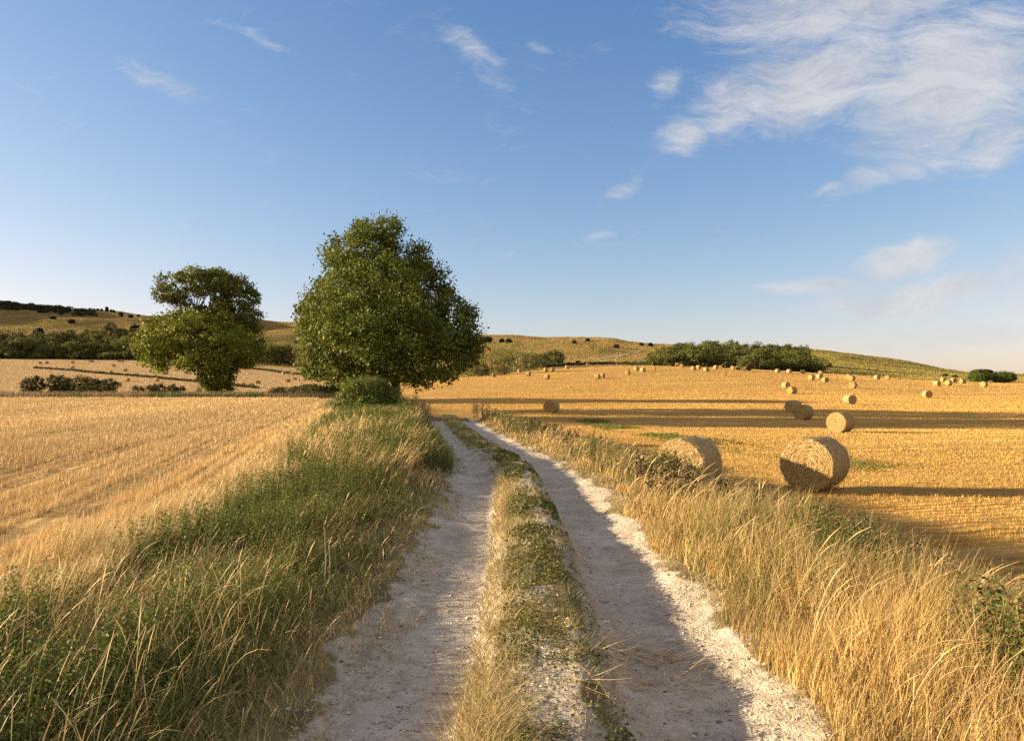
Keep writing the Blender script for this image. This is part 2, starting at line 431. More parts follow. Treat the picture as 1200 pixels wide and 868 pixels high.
def tube(bag, pts, rad, col, k=6):
    pts = np.asarray(pts, float); m = len(pts)
    d = np.gradient(pts, axis=0); d /= np.maximum(np.linalg.norm(d, axis=1, keepdims=True), 1e-6)
    ref = np.where(np.abs(d[:, 2:3]) > .9, np.array([[1., 0, 0]]), np.array([[0, 0, 1.]]))
    a = np.cross(d, ref); a /= np.linalg.norm(a, axis=1, keepdims=True); b = np.cross(d, a)
    an = np.arange(k) / k * 6.2832
    V = pts[:, None] + (a[:, None] * np.cos(an)[None, :, None] + b[:, None] * np.sin(an)[None, :, None]) * np.asarray(rad)[:, None, None]
    i, j = np.meshgrid(np.arange(m - 1), np.arange(k), indexing='ij')
    q = np.stack([i * k + j, i * k + (j + 1) % k, (i + 1) * k + (j + 1) % k, (i + 1) * k + j], -1).reshape(-1, 4)
    bag.add(V.reshape(-1, 3), q, np.asarray(col, float))

def crown(bag, lobes, leaf, base, rc=.55, per=34, cover=1.0, inner=.25, gap=.0, yellow=.35, up=.35):
    """foliage: leaf clumps spread over and through ellipsoid lobes (x,y,z,rx,ry,rz[,density])"""
    out = []
    L = [tuple(l) + ((1.0,) if len(l) == 6 else ()) for l in lobes]
    for li, (x, y, z, rx, ry, rz, den) in enumerate(L):
        area = 4 * math.pi * ((rx * ry) ** 1.6 / 3 + (rx * rz) ** 1.6 / 3 + (ry * rz) ** 1.6 / 3) ** (1 / 1.6)
        n = max(4, int(den * cover * area / (rc * rc * 1.7)))
        d = rng.normal(size=(n, 3)); d /= np.linalg.norm(d, axis=1, keepdims=True)
        rr = np.where(rng.random(n) < inner, .35 + .5 * rng.random(n), .84 + .22 * rng.random(n))
        c = np.array([x, y, z]) + d * rr[:, None] * np.array([rx, ry, rz])
        keep = np.ones(n, bool)
        for lj, (X, Y, Z, a, b, e, _) in enumerate(L):
            if lj != li: keep &= (((c - [X, Y, Z]) / [a, b, e]) ** 2).sum(1) > .45
        if gap > 0: keep &= vnoise(c[:, 0] * .8 + c[:, 2] * .5, c[:, 1] * .8 + c[:, 2] * .9, 40 + li) > gap
        c = c[keep]; out.append(np.concatenate([c, d[keep]], 1))
    A = np.concatenate(out); c, d = A[:, :3], A[:, 3:]
    n = len(c)
    bright = .72 + .56 * rng.random(n)
    sz = rc * (.7 + .6 * rng.random(n))
    ci = np.repeat(np.arange(n), per)
    off = rng.normal(size=(len(ci), 3)) * sz[ci][:, None] * np.array([.46, .46, .36])
    P = c[ci] + off
    nr = d[ci] * .6 + rng.normal(size=P.shape) * .75 + np.array([0, 0, up])
    col = var_col(len(P), base, .22, .06) * bright[ci][:, None]
    yl = rng.random(n)[ci] * yellow
    col = col * (1 + yl[:, None] * np.array([.75, .35, -.1]))
    leaves(bag, P, nr, leaf * (.65 + .7 * rng.random(len(P))) * (.7 + .65 * rng.random(n))[ci], col)
    return c

def limbs(bag, foot, top, r0, targets, col, n=14, seed=0, taper=.55, sub=0):
    rr = np.random.default_rng(seed)
    foot = np.asarray(foot, float); top = np.asarray(top, float)
    t = np.linspace(0, 1, 7)[:, None]
    tp = foot + (top - foot) * t + rr.normal(size=(7, 3)) * np.array([.1, .1, 0]) * (t > .1) * r0
    rad = r0 * (1 - (1 - taper) * t[:, 0]); rad[0] *= 1.45
    tube(bag, tp, rad, col, 9)
    ends = targets[rr.choice(len(targets), min(n, len(targets)), replace=False)]
    for e in ends:
        f = .35 + .65 * rr.random()
        s = foot + (top - foot) * f
        m = s * .45 + e * .55 + np.array([0, 0, .12 * np.linalg.norm(e - s)]) * rr.uniform(.2, 1.2) + rr.normal(size=3) * .25
        tt = np.linspace(0, 1, 7)[:, None]
        p = (1 - tt) ** 2 * s + 2 * tt * (1 - tt) * m + tt ** 2 * e
        tube(bag, p, r0 * rr.uniform(.28, .5) * (1 - .85 * tt[:, 0]), col, 5)
        for _ in range(sub):
            k = rr.integers(2, 6); e2 = p[k] + (e - s) * rr.uniform(.2, .45) + rr.normal(size=3) * np.linalg.norm(e - s) * .22
            q = p[k] + (e2 - p[k]) * np.linspace(0, 1, 4)[:, None]
            tube(bag, q, r0 * .14 * (1 - .8 * np.linspace(0, 1, 4)), col, 4)

# ------------------------------------------------------------------ trees that stand alone
def px_lobes(D, rows, deep=1.0):
    """(px, py, half width px, half height px, depth offset m, density) -> metres at distance D"""
    s = D / F; o = []
    for (px, py, a, b, dy, den) in rows:
        yy = D + dy; k = yy / F
        o.append(((px - HX) * k, yy, EYE + (HY - py) * k, a * k, (a + b) * .5 * k * deep, b * k, den))
    return o

BARK = (.085, .065, .045)
def big_tree():
    D = 72
    rows = [(434, 308, 33, 40, 0, 1), (442, 278, 20, 25, 0, 1), (408, 332, 26, 36, -1, 1), (468, 322, 32, 38, 0, 1), (495, 352, 34, 44, .5, 1), (530, 388, 25, 40, 0, 1),
            (450, 360, 60, 60, -2.2, 1), (400, 385, 42, 50, -1, 1), (385, 412, 28, 36, 0, 1), (430, 415, 52, 40, -2.5, 1), (490, 408, 52, 42, -2.0, 1), (530, 418, 24, 26, -1, 1),
            (515, 433, 20, 12, -2.5, .9), (375, 372, 16, 22, 1.2, 1), (398, 300, 14, 18, .6, .8), (500, 318, 15, 16, -.6, .8), (545, 372, 14, 22, .5, .9), (372, 352, 13, 13, 1.0, .9), (384, 330, 11, 12, .5, .8), (424, 266, 12, 12, .3, .9), (458, 268, 13, 14, -.3, .9), (484, 296, 12, 12, 0, .9), (517, 338, 12, 14, .2, .9), (362, 396, 10, 16, .5, .9), (366, 428, 12, 12, -.5, .9), (552, 400, 10, 16, 0, .9)]
    L = px_lobes(D, rows, 1.65)
    foot = ((466 - HX) * D / F, D); z0 = gz(*foot)
    o = empty('tree', (foot[0], foot[1], z0))
    tag(o, 'tallest tree, broad dense green dome behind the round bush at the track bend', 'tree')
    b = Bag(); c = crown(b, L, .28, (.088, .112, .020), rc=1.0, per=86, cover=1.12, inner=.30, gap=.34, yellow=.35)
    link('crown', b.mesh('crown', M_LEAF, origin=o.location), o)
    t = Bag(); limbs(t, (foot[0], foot[1], z0 - .1), (foot[0] - .6, D, z0 + 9), .42, c, BARK, 46, 3)
    link('trunk', t.mesh('trunk', M_BARK, True, o.location), o)
big_tree()

def hidden_tree():
    D = 87
    rows = [(374, 372, 20, 26, -2, 1), (392, 372, 34, 30, 0, 1), (368, 398, 14, 22, -1, 1), (420, 355, 38, 42, 0, 1), (400, 410, 36, 34, -2, 1), (455, 350, 40, 44, 2, 1), (440, 410, 40, 34, 1, 1), (480, 385, 40, 44, 2, 1)]
    L = px_lobes(D, rows, 2.0); foot = ((408 - HX) * D / F, D); z0 = gz(*foot)
    o = empty('tree', (foot[0], foot[1], z0))
    tag(o, 'darker green tree mostly hidden behind the tall domed tree, bulging out on its left', 'tree')
    b = Bag(); c = crown(b, L, .42, (.095, .10, .022), rc=.8, per=24, inner=.25, gap=.15)
    link('crown', b.mesh('crown', M_LEAF, origin=o.location), o)
    t = Bag(); limbs(t, (foot[0], foot[1], z0 - .1), (foot[0], D, z0 + 7), .4, c, BARK, 14, 5)
    link('trunk', t.mesh('trunk', M_BARK, True, o.location), o)
hidden_tree()

def umbrella_tree():
    D = 124
    rows = [(214, 335, 24, 14, 0, .75), (238, 328, 30, 12, 0, .8), (265, 333, 26, 15, 0, .8), (285, 352, 16, 14, 0, .8), (292, 372, 14, 12, 0, .8), (196, 346, 14, 9, -.5, .7), (272, 352, 16, 13, -1, .5), (238, 349, 32, 13, 1.0, .26), (216, 352, 14, 8, -1, .3),
            (205, 395, 36, 24, -1, 1), (240, 392, 40, 26, -2, 1.1), (270, 400, 34, 28, -1, 1.1), (185, 405, 20, 22, -.5, .9), (280, 380, 18, 16, 0, .8), (250, 418, 40, 20, -1.5, 1.1), (195, 422, 22, 14, -.5, .6), (285, 412, 20, 16, 0, .8), (225, 378, 22, 14, -1, .7),
            (253, 440, 16, 14, -1, 1.3), (256, 454, 13, 9, -1, 1.3), (274, 368, 22, 15, 0, .7), (238, 366, 13, 10, -1, .5), (172, 416, 12, 14, -.5, .6)]
    L = px_lobes(D, rows, 1.9); foot = ((255 - HX) * D / F, D); z0 = gz(*foot)
    o = empty('tree', (foot[0], foot[1], z0))
    tag(o, 'spreading tree with open flat top and bare branches above a dense lower crown', 'tree')
    b = Bag(); c = crown(b, L[:8], .40, (.105, .118, .024), rc=.85, per=40, inner=.2, gap=.34, yellow=.3)
    c2 = crown(b, L[8:], .42, (.125, .150, .022), rc=1.0, per=40, inner=.2, gap=.33, yellow=.45)
    link('crown', b.mesh('crown', M_LEAF, origin=o.location), o)
    t = Bag(); top = (foot[0] - .8, D, z0 + 10)
    limbs(t, (foot[0], foot[1], z0 - .1), top, .5, c2, BARK, 22, 11)
    k = D / F
    for sp in ((232, 378), (222, 372), (246, 372), (262, 370), (238, 376)):
        s = np.array([(sp[0] - HX) * k, D, EYE + (HY - sp[1] - 14) * k])
        tube(t, [np.array([foot[0] - .3, D, z0 + 4]), (np.array([foot[0] - .5, D, z0 + 6]) + s) / 2, s], [.36, .27, .21], BARK, 6)
        ends = c[rng.choice(len(c), 15, replace=False)]
        for e in ends:
            if abs(e[0] - s[0]) > 5: continue
            m = s * .5 + e * .5 + np.array([(s[0] - e[0]) * .2, 0, -.2 * abs(e[2] - s[2])])
            tt = np.linspace(0, 1, 6)[:, None]
            tube(t, (1 - tt) ** 2 * s + 2 * tt * (1 - tt) * m + tt ** 2 * e, .13 * (1 - .75 * tt[:, 0]), BARK, 5)
    link('trunk', t.mesh('trunk', M_BARK, True, o.location), o)
umbrella_tree()

# round bush at the bend, with shrubby suckers
def bush_at_bend():
    D = 38.5
    rows = [(433, 470, 30, 20, 0, 1), (413, 470, 20, 20, -.3, 1), (455, 472, 19, 18, -.2, 1), (430, 478, 34, 16, -.6, 1), (440, 458, 20, 13, .2, 1), (418, 460, 16, 13, 0, 1)]
    L = px_lobes(D, rows); x = (432 - HX) * D / F; z0 = gz(x, D)
    o = empty('bush', (x, D, z0)); tag(o, 'rounded green bush growing on the bank in front of the tallest tree', 'bush')
    b = Bag(); c = crown(b, L, .15, (.095, .12, .026), rc=.3, per=30, inner=.3, gap=.1, yellow=.4, up=.1)
    # upright shoots give it the brushy outline
    k = 2600; d = rng.normal(size=(k, 3)); d /= np.linalg.norm(d, axis=1, keepdims=True); d[:, 2] = np.abs(d[:, 2])
    B = np.array([x, D, z0 + .3]) + d * np.array([1.5, 1.1, 1.35])
    blades(b, B, .25 + .25 * rng.random(k), .03, rng.random(k) * 6.28, .1 + .3 * rng.random(k), .3, var_col(k, (.13, .15, .04), .3), 3)
    link('foliage', b.mesh('foliage', M_LEAF, origin=o.location), o)
    t = Bag()
    for e in c[rng.choice(len(c), 24)]:
        s = np.array([x + rng.uniform(-.3, .3), D, z0]); tube(t, [s, (s + e) / 2 + [0, 0, .2], e], [.04, .028, .01], BARK, 5)
    link('stem', t.mesh('stem', M_BARK, True, o.location), o)
bush_at_bend()

# ------------------------------------------------------------------ shrubs, hedges and woods farther off
def far_shrub(px, py, wpx, hpx, label, base=(.06, .068, .022), name='bush', cat='bush', y0=60, trunk=True, wide=1.0, group=None):
    x, y, z = at(px, py, y0); k = y / F
    w, h = wpx * k * wide, hpx * k
    o = empty(name, (x, y, z)); tag(o, label, cat, group)
    lf = max(.28, k * 1.15)
    L = [(x, y, z + h * .5, w * .42, w * .42, h * .5)]
    for _ in range(5 if wpx > 8 else 3):
        L.append((x + rng.uniform(-.32, .32) * w, y + rng.uniform(-.3, .3) * w, z + h * rng.uniform(.15, .72), w * rng.uniform(.15, .27), w * .25, h * rng.uniform(.18, .30)))
    b = Bag(); c = crown(b, L, lf, base, rc=max(.5, min(w, h) * .13), per=16, inner=.2, gap=.08)
    link('crown' if name == 'tree' else 'foliage', b.mesh('crown', M_LEAF, origin=o.location), o)
    t = Bag(); limbs(t, (x, y, z - .3), (x, y, z + h * .55), max(.12, h * .03), c, BARK, 5, int(px))
    link('trunk' if name == 'tree' else 'stem', t.mesh('trunk', M_BARK, True, o.location), o)
    return o

def hedge(name, pts, w, h, label, base, y0=60, group=None, lf=.34, n=None, yellow=.4):
    """a strip of shrubs along photo-measured ground points"""
    P = np.array([at(p, q, y0) for p, q in pts]); seg = np.concatenate([[0], np.cumsum(np.hypot(*np.diff(P[:, :2], axis=0).T))])
    n = n or max(3, int(seg[-1] / (w * .75)))
    s = np.linspace(0, seg[-1], n)
    X = np.interp(s, seg, P[:, 0]) + rng.normal(size=n) * w * .12; Y = np.interp(s, seg, P[:, 1]) + rng.normal(size=n) * w * .12; Z = ground(X, Y)
    L = []
    for x, y, z in zip(X, Y, Z):
        hh = h * rng.uniform(.78, 1.1); L.append((x, y, z + hh * .48, w * rng.uniform(.45, .65), w * .55, hh * .52))
    b = Bag(); crown(b, L, lf, base, rc=max(.35, lf * 1.5), per=18, inner=.2, gap=.06, yellow=yellow)
    org = (float(X.mean()), float(Y.mean()), float(Z.mean()))
    return tag(link(name, b.mesh(name, M_LEAF, origin=org), loc=org), label, 'hedge' if name == 'hedge' else 'bush', group)

DK1 = (.052, .055, .018)
hedge('hedge', [(30, 460.5), (60, 460.3), (95, 461), (128, 462)], 3.4, 4.3, 'long dark hedge at the left edge beyond the near stubble field', DK1, 116)
hedge('bush', [(164, 463), (185, 463), (214, 462.5)], 2.6, 2.7, 'low dark bush between the long dark hedge and the flat topped tree', DK1, 116)
hedge('hedge', [(322, 464.5), (345, 464.5), (366, 465), (392, 466)], 2.2, 2.2, 'low dark hedge running right from the flat topped tree to the tallest tree', DK1, 116)
hedge('hedge', [(40, 431.5), (80, 434), (125, 438.5), (165, 441.5), (200, 445), (245, 449), (300, 455)], 1.1, .65, 'thin straight hedge line crossing the far bale field on the left', (.05, .05, .018), 150, lf=.45)
hedge('hedge', [(290, 432), (310, 434), (335, 437.5), (358, 440)], 1.5, .9, 'short thin hedge on the pale slope between the two big trees', (.075, .07, .028), 200, lf=.5)
hedge('hedge', [(640, 430.8), (668, 428), (700, 427), (735, 427), (770, 428.5), (800, 429.5)], 2.0, 1.5, 'thin dark hedge along the top edge of the golden bale field', DK1, 255, lf=.5)

def wood(name, spots, label, base, group=None):
    """a far wood that reads as one mass"""
    b = Bag(); t = Bag()
    for (x, y, hgt, w, tone) in spots:
        z = gz(x, y)
        L = [(x, y, z + hgt * .52, w * .45, w * .45, hgt * .47)]
        for _ in range(4):
            L.append((x + rng.uniform(-.3, .3) * w, y + rng.uniform(-.35, .25) * w, z + hgt * rng.uniform(.3, .8), w * rng.uniform(.2, .3), w * .25, hgt * rng.uniform(.16, .22)))
        c = crown(b, L, .75, np.asarray(base) * tone, rc=1.2, per=13, cover=.85, inner=.1, gap=.25, yellow=.6)
        limbs(t, (x, y, z - .3), (x, y, z + hgt * .6), .28, c, BARK, 4, int(abs(x)))
    V = b.mesh(name, M_LEAF)
    o = link(name, V); tag(o, label, 'wood', group, 'stuff')
    tr = link('trunk', t.mesh('trunk', M_BARK), o)
    tr['kind'] = 'stuff'
    return o

def spots_in(px0, px1, d0, d1, n, h0, h1, tones=(.5, 1.25)):
    out = []
    for k in range(n):
        d = d0 + (d1 - d0) * rng.random(); p = px0 + (px1 - px0) * (k + rng.random()) / n
        out.append(((p - HX) / F * d, d, rng.uniform(h0, h1), rng.uniform(7.5, 13), rng.uniform(*tones)))
    return out
GR = (.105, .118, .030)
# left wood at the foot of the down
wood('wood', spots_in(-20, 178, 452, 462, 17, 8, 14) + spots_in(-20, 178, 468, 480, 15, 12, 17) + spots_in(-20, 178, 488, 505, 13, 14, 18) + spots_in(-20, 178, 448, 453, 18, 3, 6), 'dense green wood at the foot of the dark hill on the left', GR)
wood('wood', spots_in(284, 345, 452, 480, 9, 11, 17, (.6, .9)), 'dark wood showing between the two big trees', GR)
# right wood climbing the slope
def climb():
    out = []
    for (p0, p1, d0, d1, n, a, b) in ((772, 962, 297, 303, 17, 3, 7), (775, 960, 318, 326, 14, 6, 9.5), (780, 955, 350, 360, 14, 7, 11.5), (785, 950, 385, 395, 13, 8, 12), (795, 945, 425, 440, 12, 8, 13)):
        out += spots_in(p0, p1, d0, d1, n, a, b)
    return out
wood('wood', climb(), 'broad wood on the skyline above the middle of the golden bale field', GR)

# trees that can be told apart
ROWM = [(556, 441, 17, 40, 'pale yellow green tree beside the right edge of the tallest tree', (.17, .165, .036)),
        (576, 440, 22, 33, 'bright rounded tree second from the left in the clump right of the tallest tree', (.16, .16, .034)),
        (591, 439, 19, 31, 'greyish broad tree in the middle of the clump right of the tallest tree', (.12, .12, .04)),
        (607, 436.5, 19, 27, 'dark tree right of the middle in the clump beyond the tallest tree', (.085, .095, .03)),
        (622, 433.5, 17, 21, 'dark smaller tree towards the right end of the clump', (.09, .10, .03)),
        (636, 431, 15, 17, 'low dull tree second from the right end of the clump', (.10, .10, .04)),
        (650, 428.5, 19, 18, 'round dark green tree at the right end of the clump above the bales', (.085, .10, .028)),
        (564, 441, 14, 18, 'low grey green shrubby tree at the foot of the clump', (.085, .085, .035))]
for a in ROWM: far_shrub(a[0], a[1], a[2], a[3], a[4], a[5], 'tree', 'tree', 235, wide=1.4, group='clump of trees right of the tallest tree')
far_shrub(764, 428, 18, 15, 'pale bushy tree at the left end of the skyline wood', (.11, .115, .035), 'tree', 'tree', 255)
far_shrub(874, 434, 20, 17, 'pale olive bushy tree standing in front of the skyline wood', (.115, .11, .04), 'tree', 'tree', 255)
far_shrub(786, 429, 13, 13, 'small green tree beside the pale one at the left of the skyline wood', (.085, .10, .03), 'tree', 'tree', 255)
far_shrub(130, 396, 17, 17, 'dark clump of trees standing alone on the shaded hill above the left wood', (.04, .045, .02), 'tree', 'tree', 480)
SH = [(84, 379, 8, 5, 'dark thorn bush alone in the middle of the shaded left hill'), (46, 392, 9, 8, 'dark bush at the left edge on the shaded hill'),
      (61, 395, 5, 4, 'leftmost of three small bushes low on the shaded hill'), (73, 393, 5, 4, 'middle one of three small bushes low on the shaded hill'),
      (82, 394, 6, 4, 'rightmost of three small bushes low on the shaded hill'), (142, 371, 4, 5, 'small upright bush on the sunlit upper hill left of the flat topped tree'),
      (153, 372.5, 5, 3.5, 'low bush just right of the upright bush on the sunlit upper hill'), (162, 371, 3, 2.5, 'tiny bush near the skyline left of the flat topped tree'),
      (143, 393, 12, 8, 'dark bush beside the lone tree clump on the left hill'), (158, 388, 12, 7, 'dark bush highest in the row on the left hill beside the flat topped tree'),
      (62, 374, 7, 3, 'flat dark bush on the shaded hill below the skyline scrub'),
      (570, 401, 14, 6, 'dark bush on the hill just right of the tallest tree'), (588, 401, 6, 4, 'leftmost of two small bushes on the hill above the tree clump'),
      (596, 401.5, 8, 4.5, 'rightmost of two small bushes on the hill above the tree clump'),
      (673, 402.5, 5, 4, 'dark round bush high on the middle hill, left of the pair near the skyline'), (688.5, 400, 5, 3.5, 'dark round bush nearest the skyline on the middle hill'),
      (722, 408, 7, 4.5, 'dark bush on the right slope of the middle hill'), (752, 405, 4, 3.5, 'tiny bush on the skyline left of the skyline wood'),
      (762, 405.5, 6, 3.5, 'small bush on the skyline touching the left of the skyline wood'), (677, 425.5, 5, 3, 'tiny dark bush at the hedge on the top edge of the bale field'),
      (1108, 441.5, 5, 3, 'tiny bush on the pale strip left of the green bush at right'), (1120, 442.5, 6, 3, 'low brown bush just left of the green bush at right')]
for a in SH: far_shrub(a[0], a[1], a[2], a[3], a[4], (.045, .05, .02), 'bush', 'bush', 240)
far_shrub(1147, 448.5, 28, 14, 'bright green bush at the right edge beyond the bales', (.085, .115, .026), 'bush', 'bush', 236)
far_shrub(1174, 450, 30, 13, 'green bush just outside the right end of the bale field', (.08, .105, .026), 'bush', 'bush', 236)
far_shrub(1152, 437.5, 22, 4.5, 'dark bush on the skyline at the right edge', (.04, .045, .02), 'bush', 'bush', 500)
for (p, q, w, h, lb) in ((114.5, 363.7, 3.2, 2.6, 'leftmost of the tiny trees spaced along the left skyline'), (119, 364.2, 2.6, 2.8, 'second tiny tree from the left on the left skyline'), (125.2, 364.6, 3.4, 5.6, 'tallest of the tiny trees on the left skyline'),
                         (130.5, 365, 2.4, 2.6, 'tiny skyline tree just right of the tallest one'), (133.5, 365.2, 2.2, 2.4, 'rightmost of the tiny trees on the left skyline')):
    far_shrub(p, q + .6, w, h, lb, (.04, .045, .02), 'tree', 'tree', 600, group='tiny trees on the left skyline')
# scrub along the crest of the left hill
def crest_scrub():
    sp = []
    for k in range(150):
        p = rng.uniform(-30, 112); q = 359.5 + (p - 45) * .085 + abs(rng.normal()) * 3.2
        x, y, z = at(p, q, 560); sp.append((x, y, rng.uniform(2.2, 4.5), rng.uniform(5, 9), rng.uniform(.5, .8)))
    wood('scrub', sp, 'dark scrub covering the crest of the shaded hill on the left', (.065, .07, .03))
crest_scrub()
# ------------------------------------------------------------------ bales
def bale_parts(rad=.72, wid=1.22, seed=0, straws=1, seg=64):
    rr = np.random.default_rng(seed); ns = 22
    a = np.arange(seg) / seg * 6.2832
    t = np.linspace(-1, 1, ns); X = t * wid / 2
    prof = rad * (1 - .035 * np.abs(t) ** 6 + .006 * np.sin(t * 9))
    A, T = np.meshgrid(a, X); PR = np.repeat(prof[:, None], seg, 1)
    nz = (fbm(A * 5 + seed, T * 6, 4, seed) - .47) * .05 + (vnoise(A * 2.1, T * 1.4, seed + 5) - .5) * .02
    nz[:, -1] = nz[:, 0]
    PR = PR + nz
    PR = np.where(np.cos(A) < -.93, np.minimum(PR, rad * .955 / np.maximum(-np.cos(A), .5)), PR)   # flattened where it sits
    V = np.stack([T, np.sin(A) * PR, np.cos(A) * PR], -1).reshape(-1, 3)
    i, j = np.meshgrid(np.arange(ns - 1), np.arange(seg), indexing='ij')
    q = np.stack([i * seg + j, i * seg + (j + 1) % seg, (i + 1) * seg + (j + 1) % seg, (i + 1) * seg + j], -1).reshape(-1, 4)
    side = (V, q)
    ends = []
    for s, row in ((-1, 0), (1, ns - 1)):
        ring = V.reshape(ns, seg, 3)[row]
        rings = [ring]; nr = 13
        for k in range(1, nr):
            f = 1 - k / nr
            rg = ring * np.array([1, f, f]); ang = a
            rg[:, 0] = s * (wid / 2 + .025 * (1 - f) ** .5 + (fbm(ang * 3 + 2, ang * 0 + f * 14, 3, seed + 3) - .45) * .06 - .02 * (f < .12))
            rings.append(rg)
        cen = np.array([[s * (wid / 2 + .005), 0, 0]])
        W = np.concatenate(rings + [cen]); m, n2 = np.meshgrid(np.arange(nr - 1), np.arange(seg), indexing='ij')
        qq = np.stack([m * seg + n2, (m + 1) * seg + n2, (m + 1) * seg + (n2 + 1) % seg, m * seg + (n2 + 1) % seg], -1).reshape(-1, 4)
        tri = np.stack([(nr - 1) * seg + np.arange(seg), np.full(seg, nr * seg), (nr - 1) * seg + (np.arange(seg) + 1) % seg], -1)
        if s > 0: qq = qq[:, ::-1]; tri = tri[:, ::-1]
        ends.append((W, qq, tri))
    return side, ends

def straw_fuzz(bag, n, rad, wid, where, seed):
    rr = np.random.default_rng(seed)
    a = rr.random(n) * 6.2832
    if where == 'side':
        P = np.stack([(rr.random(n) - .5) * wid, np.sin(a) * rad, np.cos(a) * rad], -1)
        nrm = np.stack([np.zeros(n), np.sin(a), np.cos(a)], -1); tan = np.stack([rr.normal(size=n) * .5, np.cos(a), -np.sin(a)], -1)
    else:
        r = np.sqrt(rr.random(n)) * rad * .97; s = np.where(rr.random(n) < .5, -1, 1) if where == 'ends' else np.full(n, where)
        P = np.stack([s * (wid / 2 + .015), np.sin(a) * r, np.cos(a) * r], -1)
        nrm = np.stack([s * 1.0, np.zeros(n), np.zeros(n)], -1); tan = np.stack([np.zeros(n), np.cos(a), -np.sin(a)], -1) + rr.normal(size=(n, 3)) * .3
    d = tan * np.where(rr.random((n, 1)) < .5, -1, 1) + nrm * (.08 + .5 * rr.random((n, 1)) ** 3)
    d /= np.linalg.norm(d, axis=1, keepdims=True)
    ln = .05 + .10 * rr.random((n, 1)); w = np.cross(d, nrm); w /= np.linalg.norm(w, axis=1, keepdims=True); w *= .0045
    P = P + nrm * .008; E = P + d * ln
    V = np.stack([P - w, P + w, E + w * .6, E - w * .6], 1).reshape(-1, 3)
    q = (np.arange(n) * 4)[:, None] + np.arange(4)
    bag.add(V, q, np.repeat(var_col(n, (.52, .39, .19), .35, .05), 4, 0))

def set_mats(me, mats):
    for m in mats: me.materials.append(m)

RAD, WID = .72, 1.22
def bale_meshes(seed, seg=64):
    side, ends = bale_parts(RAD, WID, seed, seg=seg)
    def two_mats(name, V, F, m0, n, where):
        b = Bag(); straw_fuzz(b, n, RAD, WID, where, seed + 1)
        SV = np.concatenate(b.V); SF = np.concatenate(b.F[4]) + len(V)
        me = make_mesh(name, np.concatenate([V, SV]), list(F) + [SF], None, np.concatenate([np.zeros((len(V), 3)), np.concatenate(b.c)]), True)
        me.materials.append(m0); me.materials.append(M_STRAW)
        mi = np.zeros(len(me.polygons), dtype=np.int32); mi[-len(SF):] = 1
        me.polygons.foreach_set('material_index', mi)
        return me
    a = two_mats('bale_side', side[0], [side[1]], M_SIDE, 2600, 'side')
    e0 = two_mats('bale_end', ends[0][0], [ends[0][2], ends[0][1]], M_END, 1000, -1)
    e1 = two_mats('bale_end', ends[1][0], [ends[1][2], ends[1][1]], M_END, 1500, 1)
    return a, e0, e1
def far_bale_mesh(seed):
    side, ends = bale_parts(RAD, WID, seed, seg=28)
    V = np.concatenate([side[0], ends[0][0], ends[1][0]]); n0 = len(side[0]); n1 = n0 + len(ends[0][0])
    me = make_mesh('straw_bale', V, [ends[0][2] + n0, ends[1][2] + n1, side[1], ends[0][1] + n0, ends[1][1] + n1], None, None, True)
    me.materials.append(M_SIDE); me.materials.append(M_END)
    nt = 28; mi = np.ones(len(me.polygons), dtype=np.int32); mi[2 * nt:2 * nt + len(side[1])] = 0
    me.polygons.foreach_set('material_index', mi); return me

NEAR_MESH = [bale_meshes(1), bale_meshes(2)]; FAR_MESH = [far_bale_mesh(5), far_bale_mesh(6), far_bale_mesh(7)]
G_R, G_L = 'straw bales on the golden field', 'straw bales on the far left field'
# yaw: 0 = axis across the view, 90 = flat end towards the camera
# parts shown: (px, base py, yaw, label)
NEAR = [
 (964, 577.5, 48, 'large straw bale nearest at right, its pale end half in shadow'),
 (812, 575.5, 52, 'large straw bale half hidden by the tall verge grass'),
 (989, 506.8, 38, 'medium straw bale with sunlit end at the edge of the tree shadow'),
 (944, 491.8, 40, 'shaded straw bale, the front one of two close together in the tree shadow'),
 (931.5, 483.6, 25, 'shaded straw bale, the rear one of two close together in the tree shadow'),
 (646.5, 484.2, 62, 'lone shaded straw bale at the left in the tree shadow beyond the track'),
 (997.5, 473.9, -76, 'straw bale with dark right end just beyond the band of tree shadow'),
]
for k, (px, py, yaw, lb) in enumerate(NEAR):
    x, y, z = at(px, py, 17)
    a, e0, e1 = NEAR_MESH[k % 2]
    o = link('straw_bale', a, loc=(x, y + .5, gz(x, y + .5) + RAD * .94)); o.rotation_euler = (0, 0, R(yaw))
    tag(o, lb, 'straw bale', G_R)
    link('end_face', e0, o); link('end_face', e1, o)
